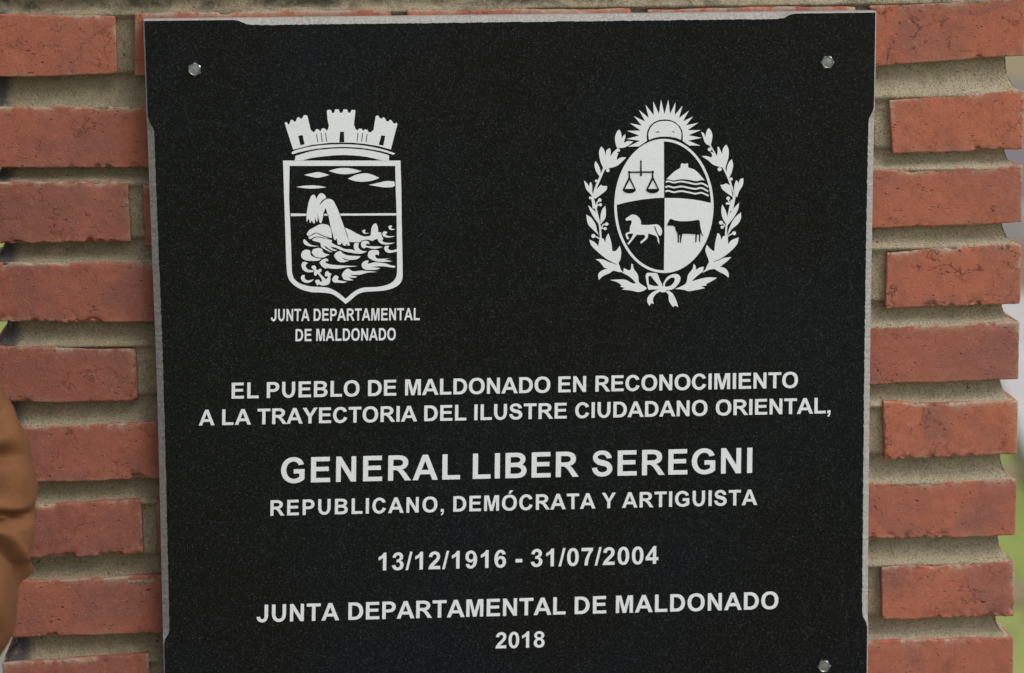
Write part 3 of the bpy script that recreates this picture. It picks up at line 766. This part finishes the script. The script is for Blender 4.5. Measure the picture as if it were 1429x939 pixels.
for q in (('M', 455, 272, 17), ('M', 338, 490, 20), ('M', 212, 605, 15), ('M', 148, 790, 16), ('M', 250, 815, 20), ('M', 258, 866, 17), ('N', 325, 255, 19), ('N', 310, 305, 17), ('N', 180, 385, 22),
      ('O', 198, 262, 20), ('O', 307, 478, 22), ('O', 434, 585, 17), ('O', 400, 795, 20), ('O', 388, 852, 14), ('P', 322, 240, 22), ('P', 335, 290, 17), ('P', 465, 355, 22)): inlay('berry', [disc(*q)], arms)
inlay('ribbon_bow', [sh('W506,250* 520,222 570,220 622,228 645,280 672,335* 650,385* 600,385 535,387* 520,330', ['W533,262* 555,248 590,290 640,350* 590,350 540,335*']),
    sh('W680,330* 720,265 780,233 830,235 855,270 840,320 790,375 740,390 700,388* 690,360', ['W695,355* 710,310 760,268 800,272* 790,310 760,345 720,358']),
    sh('W645,345* 700,350* 715,390 700,410 665,412 640,390'), sh('W640,385* 580,410 530,460 525,510 545,548* 565,520* 590,530* 580,490 600,440 650,405*'),
    sh('W705,405* 735,440 740,500 780,562* 800,545* 832,560* 815,500 780,430 735,395*')], arms)

# ------------------------------------------------------------------ lettering: grotesque bold capitals, drawn by hand
def SE(x0, x1, y0, y1, n=32, e=2.25):
    cx, cy = (x0+x1)/2, (y0+y1)/2; a, b = (x1-x0)/2, (y1-y0)/2; out = []
    for i in range(n):
        t_ = 2*math.pi*i/n; c, s = math.cos(t_), math.sin(t_)
        out.append((cx+a*math.copysign(abs(c)**(2/e), c), cy+b*math.copysign(abs(s)**(2/e), s)))
    return out
def gl(s):
    loops = []; cur = []
    tk = s.split(); i = 0; kk = .58
    def bez(p0, p1, p2, p3, n=7):
        for q in range(1, n+1):
            t_ = q/n; u = 1-t_
            cur.append(tuple(u**3*p0[j]+3*u*u*t_*p1[j]+3*u*t_*t_*p2[j]+t_**3*p3[j] for j in (0, 1)))
    while i < len(tk):
        c = tk[i]
        if c == 'M':
            if cur: loops.append(cur)
            cur = [(float(tk[i+1]), float(tk[i+2]))]; i += 3
        elif c == 'L': cur.append((float(tk[i+1]), float(tk[i+2]))); i += 3
        elif c == 'K':
            cx, cy, x, y = map(float, tk[i+1:i+5]); p0 = cur[-1]
            bez(p0, (p0[0]+(cx-p0[0])*kk, p0[1]+(cy-p0[1])*kk), (x+(cx-x)*kk, y+(cy-y)*kk), (x, y)); i += 5
        elif c == 'C':
            a = list(map(float, tk[i+1:i+7])); bez(cur[-1], a[0:2], a[2:4], a[4:6]); i += 7
    loops.append(cur)
    return [[p for j, p in enumerate(l) if j == 0 or math.dist(p, l[j-1]) > 1] for l in loops]
O_ = [SE(87, 1505, -25, 1491), SE(392, 1200, 226, 1240)]
six = gl('M 1020 1107 L 748 1077 K 725 1249 590 1249 K 395 1249 362 790 C 420 900 500 955 615 955 K 1058 955 1058 478 K 1058 -25 586 -25 K 80 -25 80 720 K 80 1472 606 1472 K 975 1472 1020 1107')
GLY = {
 'A': (1479, [gl('M 0 0 L 575 1466 L 888 1466 L 1475 0 L 1153 0 L 1025 333 L 439 333 L 318 0 M 530 580 L 930 580 L 728 1124')]),
 'B': (1479, [gl('M 150 0 L 150 1466 L 790 1466 K 1310 1466 1310 1105 K 1310 850 1100 778 K 1378 710 1378 425 K 1378 0 850 0 M 446 1222 L 446 883 L 740 883 K 1018 883 1018 1050 K 1018 1222 740 1222 M 446 639 L 446 247 L 790 247 K 1074 247 1074 440 K 1074 639 770 639')]),
 'C': (1479, [gl('M 1369 452 K 1235 -25 740 -25 K 87 -25 87 725 K 87 1491 757 1491 K 1240 1491 1340 1062 L 1046 992 K 985 1240 742 1240 K 392 1240 392 745 K 392 226 736 226 K 1000 226 1082 539')]),
 'D': (1479, [gl('M 148 0 L 148 1466 L 689 1466 K 1381 1466 1381 717 K 1381 0 710 0 M 444 247 L 444 1218 L 620 1218 K 1075 1218 1075 735 K 1075 247 640 247')]),
 'E': (1366, [gl('M 149 0 L 149 1466 L 1236 1466 L 1236 1218 L 445 1218 L 445 893 L 1181 893 L 1181 646 L 445 646 L 445 247 L 1264 247 L 1264 0')]),
 'G': (1593, [gl('M 830 786 L 1461 786 L 1461 208 K 1240 -25 858 -25 K 95 -25 95 740 K 95 1491 800 1491 K 1330 1491 1413 1073 L 1118 1018 K 1060 1240 820 1240 K 400 1240 400 748 K 400 226 835 226 K 1020 226 1163 350 L 1163 538 L 830 538')]),
 'I': (569, [gl('M 140 0 L 140 1466 L 436 1466 L 436 0')]),
 'J': (1139, [gl('M 694 1466 L 990 1466 L 990 538 K 990 -25 527 -25 K 60 -25 38 433 L 316 465 K 325 226 513 226 K 694 226 694 500')]),
 'L': (1251, [gl('M 157 0 L 157 1466 L 453 1466 L 453 247 L 1189 247 L 1189 0')]),
 'M': (1706, [gl('M 145 0 L 145 1466 L 588 1466 L 854 466 L 1117 1466 L 1561 1466 L 1561 0 L 1286 0 L 1286 1154 L 995 0 L 710 0 L 420 1154 L 420 0')]),
 'N': (1479, [gl('M 152 0 L 152 1466 L 440 1466 L 1040 487 L 1040 1466 L 1315 1466 L 1315 0 L 1018 0 L 427 956 L 427 0')]),
 'O': (1593, [O_]), 'Ó': (1593, [O_, gl('M 690 1590 L 830 1900 L 1150 1900 L 880 1590')]),
 'P': (1366, [gl('M 149 0 L 149 1466 L 760 1466 K 1271 1466 1271 1010 K 1271 553 735 553 L 445 553 L 445 0 M 445 801 L 445 1218 L 700 1218 K 967 1218 967 1011 K 967 801 680 801')]),
 'R': (1479, [gl('M 150 0 L 150 1466 L 773 1466 K 1320 1466 1320 1052 K 1320 700 955 646 K 1070 580 1175 440 L 1482 0 L 1128 0 L 905 330 K 740 612 570 612 L 446 612 L 446 0 M 446 846 L 446 1218 L 757 1218 K 1012 1218 1012 1035 K 1012 846 740 846')]),
 'S': (1366, [gl('M 74 477 L 362 505 K 392 222 676 222 K 962 222 962 420 K 962 525 815 570 L 520 645 K 126 745 126 1085 K 126 1491 652 1491 K 1195 1491 1217 1041 L 921 1028 K 900 1252 647 1252 K 402 1252 402 1110 K 402 1010 560 965 L 850 893 K 1263 790 1263 432 K 1263 -26 675 -26 K 130 -26 74 477')]),
 'T': (1251, [gl('M 479 0 L 479 1218 L 44 1218 L 44 1466 L 1209 1466 L 1209 1218 L 775 1218 L 775 0')]),
 'U': (1479, [gl('M 147 1466 L 443 1466 L 443 672 K 443 228 745 228 K 1030 228 1030 655 L 1030 1466 L 1326 1466 L 1326 685 K 1326 -25 740 -25 K 147 -25 147 679')]),
 'Y': (1366, [gl('M 532 0 L 532 617 L -5 1466 L 342 1466 L 687 886 L 1025 1466 L 1366 1466 L 828 615 L 828 0')]),
 ',': (569, [gl('M 135 281 L 416 281 L 416 80 C 416 -150 330 -270 190 -331 L 137 -215 C 230 -170 270 -100 275 0 L 135 0')]),
 '/': (569, [gl('M 0 -25 L 363 1491 L 567 1491 L 208 -25')]), '-': (682, [gl('M 115 391 L 115 672 L 597 672 L 597 391')]),
 '0': (1139, [[SE(86, 1052, -25, 1472), SE(368, 770, 208, 1240)]]),
 '1': (1139, [gl('M 525 0 L 525 1059 K 390 925 161 846 L 161 1101 K 505 1225 578 1472 L 806 1472 L 806 0')]),
 '2': (1139, [gl('M 1036 261 L 1036 0 L 51 0 C 75 250 200 400 500 680 C 700 865 745 950 745 1045 K 745 1238 565 1238 K 390 1238 366 1008 L 86 1036 K 120 1472 572 1472 K 1026 1472 1026 1064 C 1026 850 900 690 700 500 C 560 370 500 310 452 261')]),
 '3': (1139, [gl('M 77 389 L 349 422 K 375 208 549 208 K 752 208 752 450 K 752 660 555 660 L 430 637 L 461 866 K 722 866 722 1068 K 722 1243 557 1243 K 400 1243 371 1014 L 112 1058 K 170 1472 569 1472 K 996 1472 996 1095 K 996 860 765 768 K 1040 700 1040 429 K 1040 -26 545 -26 K 115 -26 77 389')]),
 '4': (1139, [gl('M 638 0 L 638 295 L 38 295 L 38 541 L 674 1472 L 910 1472 L 910 542 L 1092 542 L 1092 295 L 910 295 L 910 0 M 638 542 L 638 1043 L 301 542')]),
 '6': (1139, [six+[SE(385, 778, 205, 732)]]),
 '7': (1139, [gl('M 85 1200 L 85 1461 L 1047 1461 L 1047 1256 K 640 820 613 0 L 340 0 C 345 400 500 840 740 1200')]),
 '8': (1139, [gl('M 328 792 K 110 880 110 1080 K 110 1472 568 1472 K 1023 1472 1023 1080 K 1023 875 805 789 K 1061 690 1061 418 K 1061 -25 570 -25 K 75 -25 75 410 K 75 690 328 792')+[SE(372, 764, 900, 1252), SE(356, 784, 207, 663)]]),
}
GLY['9'] = (1139, [[[(1139-x, 1447-y) for x, y in l] for l in GLY['6'][1][0]]])
def ink(ch):
    xs = [x for g in GLY[ch][1] for l in g for x, _ in l]; return min(xs), max(xs)
def text_line(words, base, cap, sx=1.03, fit=False):
    """words: (text, ink left px, ink right px); base: ((x,y),(x,y)) baseline; cap: capital height px at both ends"""
    (xa, ya), (xb, yb) = base; shapes = []; sc = 1/1466
    for tx, x0, x1 in words:
        l0 = ink(tx[0])[0]; nat = sum(GLY[c][0] for c in tx[:-1])+ink(tx[-1])[1]-l0
        h = cap*sc
        if len(tx) == 1 or fit: s_ = (x1-x0)/(nat*h); tr = 0
        else: s_ = sx; tr = ((x1-x0)-nat*h*s_)/(len(tx)-1)
        if tx == '-': s_ = (x1-x0)/(nat*h)
        x = x0-l0*h*s_
        for c in tx:
            for g in GLY[c][1]:
                L = []
                for lp in g:
                    q = []
                    for gx, gy in lp:
                        X = x+gx*h*s_; yb_ = ya+(yb-ya)*(X-xa)/(xb-xa)
                        Y = yb_-gy*h
                        X += -(Y-yb_)*-(-.012)          # strokes lean with the plaque's verticals
                        q.append((X, Y))
                    L.append(q)
                shapes.append((L[0], L[1:]))
            x += GLY[c][0]*h*s_+tr
    return shapes
TXT = [
 ([('JUNTA', 378, 432), ('DEPARTAMENTAL', 437.6, 585.7)], ((378.9, 448.1), (584.9, 446.7)), 16.9, 1, True),
 ([('DE', 412.3, 434.7), ('MALDONADO', 441.3, 552.2)], ((412, 476.2), (552, 474.6)), 17.0, 1, True),
 ([('EL', 323.1, 360.9), ('PUEBLO', 372.2, 501.6), ('DE', 513.5, 553), ('MALDONADO', 565.2, 767.9), ('EN', 779, 817.8), ('RECONOCIMIENTO', 830.8, 1113.5)], ((324.2, 556.3), (1069.4, 541.9)), 22.1, 1.03, False),
 ([('A', 277.3, 299.4), ('LA', 309.9, 350.2), ('TRAYECTORIA', 359.2, 582), ('DEL', 591.9, 650.7), ('ILUSTRE', 661.8, 790.9), ('CIUDADANO', 802.5, 987.2), ('ORIENTAL,', 998.8, 1158.9)], ((277.3, 593.8), (1151.8, 576.8)), 21.8, 1.03, False),
 ([('GENERAL', 392, 641.9), ('LIBER', 659.7, 807.5), ('SEREGNI', 825.9, 1049.6)], ((433.7, 673.2), (1048.9, 659.9)), 35.2, 1.0, False),
 ([('REPUBLICANO,', 377.3, 619.3), ('DEMÓCRATA', 632.5, 830.9), ('Y', 839.8, 859.2), ('ARTIGUISTA', 868, 1056.7)], ((377.8, 719.7), (1056.4, 704.5)), 21.5, 1.0, False),
 ([('13/12/1916', 528.2, 706.1), ('-', 719.3, 728.7), ('31/07/2004', 740.7, 918.6)], ((536.5, 795.9), (914.2, 786.7)), 24.6, 1.0, False),
 ([('JUNTA', 358, 473.2), ('DEPARTAMENTAL', 486, 789.2), ('DE', 801.9, 846), ('MALDONADO', 859.4, 1086.1)], ((406.7, 867.1), (1039.5, 850.8)), 24.1, 1.02, False),
 ([('2018', 691.4, 759.9)], ((691, 904.9), (760, 903.2)), 22.5, 1.0, False)]
for wds, base, cap, sx, fit in TXT:
    inlay('inscription_line', text_line(wds, base, cap, sx, fit), plaque, label='white capitals reading '+' '.join(t_[0] for t_ in wds))

# hexagon bolts
def bolt(px, py, rot):
    c = at(px, py, YP-.004); R = .0064; V = []; F = []
    rings = [(R, 0, 6), (R, .0042, 6), (R*.80, .0052, 6), (R*.74, .0052, 6), (R*.66, .0047, 6), (0.0001, .0049, 6)]
    ns = 24
    for r, h, k in rings:
        for i in range(ns):
            a = rot+i*2*math.pi/ns; hexr = r*math.cos(math.pi/6)/math.cos(((a-rot) % (math.pi/3))-math.pi/6)
            rr = hexr if h <= .0043 and r == R else r
            V.append((c[0]+rr*math.sin(a), YP-h, c[2]+rr*math.cos(a)))
    for l in range(len(rings)-1):
        for i in range(ns): F.append((l*ns+i, (l+1)*ns+i, (l+1)*ns+(i+1) % ns, l*ns+(i+1) % ns))
    b = mkp('bolt', V, F, STEEL, plaque, (c[0], YP, c[2]), smooth=False)
bolt(271.3, 97, .03); bolt(1154.8, 87, .55); bolt(1150, 930, .50); bolt(303, 951, .2)

# ------------------------------------------------------------------ person at the left edge
JACK = None
def mat_suede():
    b = NB('tan_suede'); co = b.coord(False); a = b.noise(co, 9, 4, .6, .5); f = b.noise(co, 260, 3, .7)
    col = b.mix(b.ramp(a, [(.35, 0.0), (.65, 1.0)]), (.120, .043, .013), (.215, .084, .027))
    col = b.mix(b.ramp(f, [(.35, .4), (.55, 0.0)]), col, (.12, .05, .02))
    return b.out(col, .85, b.bump(f, .0008, .5))
JACK = mat_suede()
SKIN = mat_simple('skin', (.42, .24, .17), (.48, .29, .20), 30, .55)
TROU = mat_simple('dark_blue_cloth', (.03, .035, .06), (.04, .045, .075), 60, .9)
HAIR = mat_simple('dark_hair', (.025, .018, .014), (.05, .035, .025), 120, .6)
SHOE = mat_simple('brown_leather', (.06, .03, .018), (.08, .04, .022), 30, .4)

def tube(path_, nr=40, sub=8, fold=None, cap=True):
    """path_: (x,y,z,rx) centre points with radius; returns V,F"""
    P = [np.array(p, float) for p in path_]; Q = []
    n = len(P)
    for i in range(n-1):
        p1, p2 = P[i], P[i+1]; p0 = P[i-1] if i else 2*p1-p2; p3 = P[i+2] if i+2 < n else 2*p2-p1
        for k in range(sub):
            t_ = k/sub; Q.append(.5*((2*p1)+(-p0+p2)*t_+(2*p0-5*p1+4*p2-p3)*t_*t_+(-p0+3*p1-3*p2+p3)*t_**3))
    Q.append(P[-1]); Q = np.array(Q); V = []; F = []
    L = np.concatenate([[0], np.cumsum(np.linalg.norm(np.diff(Q[:, :3], axis=0), axis=1))])
    for i in range(len(Q)):
        d = Q[min(i+1, len(Q)-1), :3]-Q[max(i-1, 0), :3]; d /= np.linalg.norm(d)
        a = np.cross(d, [0, 1.0, .05]); a /= np.linalg.norm(a); b = np.cross(d, a)
        for j in range(nr):
            th = 2*math.pi*j/nr; r = Q[i, 3]
            if fold: r += fold(L[i], th, Q[i])
            V.append(Q[i, :3]+a*math.cos(th)*r+b*math.sin(th)*r)
    for i in range(len(Q)-1):
        for j in range(nr): F.append((i*nr+j, i*nr+(j+1) % nr, (i+1)*nr+(j+1) % nr, (i+1)*nr+j))
    if cap: F += [tuple(range(nr-1, -1, -1)), tuple((len(Q)-1)*nr+j for j in range(nr))]
    return V, F
YS = -.24
def NF(x, y, z): return float(fbm(np.array([[x, y, z*1.6]]), 26, 3, 3)[0])
def sp3(px, py, r, dy=0): p = at(px, py, YS+dy); return (p[0], p[1], p[2], r)
ELB = at(-50, 705, YS)
SH = at(-140, 250, YS+.05)
base = (SH[0]-.19, YS+.04, 0)
person = thing('person', 'person in a tan jacket at the left edge, one sleeve in front of the bricks', 'person', base)
sleeve_pts = [sp3(-150, 245, .075, .05), sp3(-138, 330, .068, .04), sp3(-120, 440, .060, .02), sp3(-102, 530, .0570), sp3(-80, 600, .0575), sp3(-54, 660, .0585, -.005), sp3(-50, 720, .0585, -.01),
              sp3(-55, 780, .058, -.02), sp3(-56, 845, .0585, -.03), sp3(-88, 925, .0565, -.04), sp3(-165, 1010, .049, -.055), sp3(-225, 1060, .044, -.065)]
def fold(s, th, q):
    zpx = q[2]
    f = 0
    # folds wrap the elbow and run slightly downhill round the arm
    dg_ = math.degrees(math.atan2(math.sin(th), math.cos(th)))
    front = min(1, max(0, (dg_-6)/38)); front = front*front*(3-2*front)
    for z0, amp, wd, slope, low in FOLDS:
        u = (zpx-z0-slope*math.sin(th))/wd
        f += amp*math.exp(-u*u)*(low+(1-low)*front)
    hem = zz(803)+(zz(742)-zz(803))*max(0, math.sin(th))/.85
    f -= .0100/(1+math.exp(-max(-30, min(30, (hem-zpx)/.0016))))
    f += .0035*math.exp(-((zpx-hem-.006)/.005)**2)-.004*math.exp(-((zpx-hem+.004)/.003)**2)*front
    f += .0035*(NF(q[0]+math.cos(th)*.06, q[1]+math.sin(th)*.06, zpx)-.5)
    f += .0025*math.sin(th*3+zpx*25)
    return f
zz = lambda py: at(-40, py, YS)[2]
FOLDS = [(zz(660), -.0190, .0036, .008, .10), (zz(645), .0040, .009, .010, .3), (zz(680), .0040, .009, .012, .3), (zz(700), -.0110, .0050, -.020, .12), (zz(717), -.0130, .0030, .006, .05), (zz(745), .0035, .010, .03, .6),
         (zz(590), -.004, .010, -.03, .3), (zz(615), .003, .010, -.03, .6), (zz(880), -.005, .012, .02, .5), (zz(850), .003, .012, -.03, .6)]
V, F = tube(sleeve_pts, 84, 24, fold)
def skin_mesh(name, verts, edges, mat, parent, sub=2, smooth=True):
    """verts: (x,y,z,r) world; builds one continuous skinned surface and bakes it"""
    me = bpy.data.meshes.new(name); me.from_pydata([v[:3] for v in verts], edges, [])
    o = bpy.data.objects.new(name, me); COL.objects.link(o)
    m = o.modifiers.new('s', 'SKIN')
    m.use_smooth_shade = True
    for i, v in enumerate(verts):
        r = v[3]; ry = v[4] if len(v) > 4 else r
        o.data.skin_vertices[0].data[i].radius = (r, ry)
    o.data.skin_vertices[0].data[0].use_root = True
    s_ = o.modifiers.new('u', 'SUBSURF'); s_.levels = sub; s_.render_levels = sub
    dg = bpy.context.evaluated_depsgraph_get(); ev = o.evaluated_get(dg)
    nm = bpy.data.meshes.new_from_object(ev); nm.name = name
    o.modifiers.clear(); o.data = nm; nm.materials.clear(); nm.materials.append(mat)
    nm.polygons.foreach_set('use_smooth', [True]*len(nm.polygons))
    o.location = -wpos(parent); o.parent = parent
    return o
bx, by = base[0], base[1]
WR = at(-225, 1060, YS-.065)
body = [(bx, by, .93, .09), (bx, by, 1.10, .115), (bx, by, 1.30, .12), (bx, by, 1.43, .075), (bx, by, 1.50, .055), (bx, by-.01, 1.585, .085), (bx, by-.01, 1.62, .08),
        (bx+.08, by, .84, .080), (bx+.10, by, .50, .055), (bx+.10, by+.01, .10, .042), (bx+.11, by-.12, .035, .035),
        (bx-.08, by, .84, .080), (bx-.10, by, .50, .055), (bx-.10, by+.01, .10, .042), (bx-.11, by-.12, .035, .035),
        (bx+.15, by, 1.37, .045), (ELB[0]+.0, ELB[1], ELB[2], .042), (WR[0], WR[1], WR[2], .027),
        (bx-.17, by, 1.40, .055), (bx-.25, by+.03, 1.12, .042), (bx-.16, by-.16, .98, .027)]
ed = [(0, 1), (1, 2), (2, 3), (3, 4), (4, 5), (5, 6), (0, 7), (7, 8), (8, 9), (9, 10), (0, 11), (11, 12), (12, 13), (13, 14), (2, 15), (15, 16), (16, 17), (2, 18), (18, 19), (19, 20)]
# palms and fingers continue the same surface
def hand(wi, tip_dir, side):
    wx, wy, wz = body[wi][:3]; d = Vector(tip_dir).normalized(); up = Vector((0, -.35, 1)).normalized(); up = (up-d*up.dot(d)).normalized(); nn = d.cross(up)
    p = Vector((wx, wy, wz)); pi = len(body)
    c = p+d*.05; body.append((*c, .024)); ed.append((wi, pi))
    for k, ln in enumerate((.066, .074, .070, .056)):
        o_ = up*(.027-.018*k)
        a = c+d*.035+o_; m = a+d*ln*.5+nn*side*.006; e = a+d*ln*.85+nn*side*.022
        i = len(body); body.extend([(*a, .0095), (*m, .0085), (*e, .0072)]); ed.extend([(pi, i), (i, i+1), (i+1, i+2)])
    a = p+d*.03+up*.028+nn*side*.01; e = a+d*.028+up*.018+nn*side*.018; f_ = e+d*.024+nn*side*.008
    i = len(body); body.extend([(*a, .011), (*e, .0098), (*f_, .008)]); ed.extend([(pi, i), (i, i+1), (i+1, i+2)])
hand(17, (-.8, -.35, -.25), 1); hand(20, (.8, -.35, -.15), -1)
bodyo = skin_mesh('body', body, ed, SKIN, person)
# head details belong to the body surface; hair, jacket, trousers and shoes are clothing
hx, hy, hz = bx, by-.015, 1.600
def blob(name, c, r, mat, parent, cut=None, n=24, noise=0):
    V = []; F = []
    for i in range(n+1):
        for j in range(n*2):
            t_ = math.pi*i/n; p = math.pi*j/n
            v = Vector((math.sin(t_)*math.cos(p), math.sin(t_)*math.sin(p), math.cos(t_)))
            k = 1
            if cut: k = cut(v)
            V.append((c[0]+v.x*r[0]*k, c[1]+v.y*r[1]*k, c[2]+v.z*r[2]*k))
    m_ = n*2
    for i in range(n):
        for j in range(m_): F.append((i*m_+j, (i+1)*m_+j, (i+1)*m_+(j+1) % m_, i*m_+(j+1) % m_))
    return mkp(name, V, F, mat, parent, c)
def headshape(v):
    k = 1-.12*max(0, -v.z)*(1 if v.y < 0 else .4)
    k += .16*math.exp(-((v.x/.13)**2+((v.z+.12)/.16)**2))*(v.y < -.5)        # nose
    k -= .05*math.exp(-(((abs(v.x)-.36)/.15)**2+((v.z-.10)/.12)**2))*(v.y < -.5)   # eye sockets
    k += .03*math.exp(-((v.x/.3)**2+((v.z+.52)/.08)**2))*(v.y < -.5)         # lips
    return k
blob('head', (hx, hy, hz), (.078, .098, .118), SKIN, bodyo, headshape, 40)
blob('hair', (hx, hy+.012, hz+.018), (.086, .104, .118), HAIR, person, lambda v: 1 if (v.y > -.25 or v.z > .45) and v.z > -.45 else .8, 30)
EYE = mat_simple('eye', (.6, .58, .55), (.65, .63, .6), 50, .2); IRI = mat_simple('iris', (.05, .03, .02), (.07, .04, .02), 50, .2)
blob('lips', (hx, hy-.088, hz-.060), (.022, .008, .007), mat_simple('lip', (.30, .12, .10), (.36, .15, .12), 40, .5), bodyo, None, 10)
for s in (-1, 1):
    blob('eyebrow', (hx+.029*s, hy-.088, hz+.034), (.015, .006, .0035), HAIR, bodyo, None, 8)
    e = blob('eye', (hx+.028*s, hy-.080, hz+.012), (.011, .011, .009), EYE, bodyo, None, 10)
    blob('iris', (hx+.028*s, hy-.0895, hz+.012), (.0048, .003, .0048), IRI, person, None, 8)
    blob('ear', (hx+.079*s, hy+.01, hz-.005), (.010, .020, .032), SKIN, bodyo, None, 10)
jk = [(bx, by, .83, .195, .19), (bx, by, 1.05, .18, .18), (bx, by, 1.25, .185, .185), (bx, by, 1.385, .15, .13), (bx, by, 1.47, .085, .085),
      (bx-.15, by, 1.385, .088), (bx-.25, by+.03, 1.13, .068), (bx-.175, by-.135, .99, .050), (bx+.15, by, 1.385, .088), (SH[0]-.002, SH[1]-.012, SH[2]-.035, .088)]
jacket = skin_mesh('jacket', jk, [(0, 1), (1, 2), (2, 3), (3, 4), (3, 5), (5, 6), (6, 7), (3, 8), (8, 9)], JACK, person)
mkp('sleeve', V, F, JACK, jacket, tuple(ELB))
skin_mesh('trousers', [(bx, by, 1.02, .15, .15), (bx, by, .95, .155, .155), (bx, by, .88, .15, .15), (bx+.09, by, .76, .105), (bx+.10, by, .50, .078), (bx+.10, by+.01, .045, .064), (bx-.09, by, .76, .105), (bx-.10, by, .50, .078), (bx-.10, by+.01, .045, .064)],
          [(0, 1), (1, 2), (2, 3), (3, 4), (4, 5), (2, 6), (6, 7), (7, 8)], TROU, person)
for s in (-1, 1):
    skin_mesh('shoe', [(bx+.105*s, by+.04, .045, .045), (bx+.108*s, by-.06, .04, .046), (bx+.112*s, by-.16, .034, .036)], [(0, 1), (1, 2)], SHOE, person)
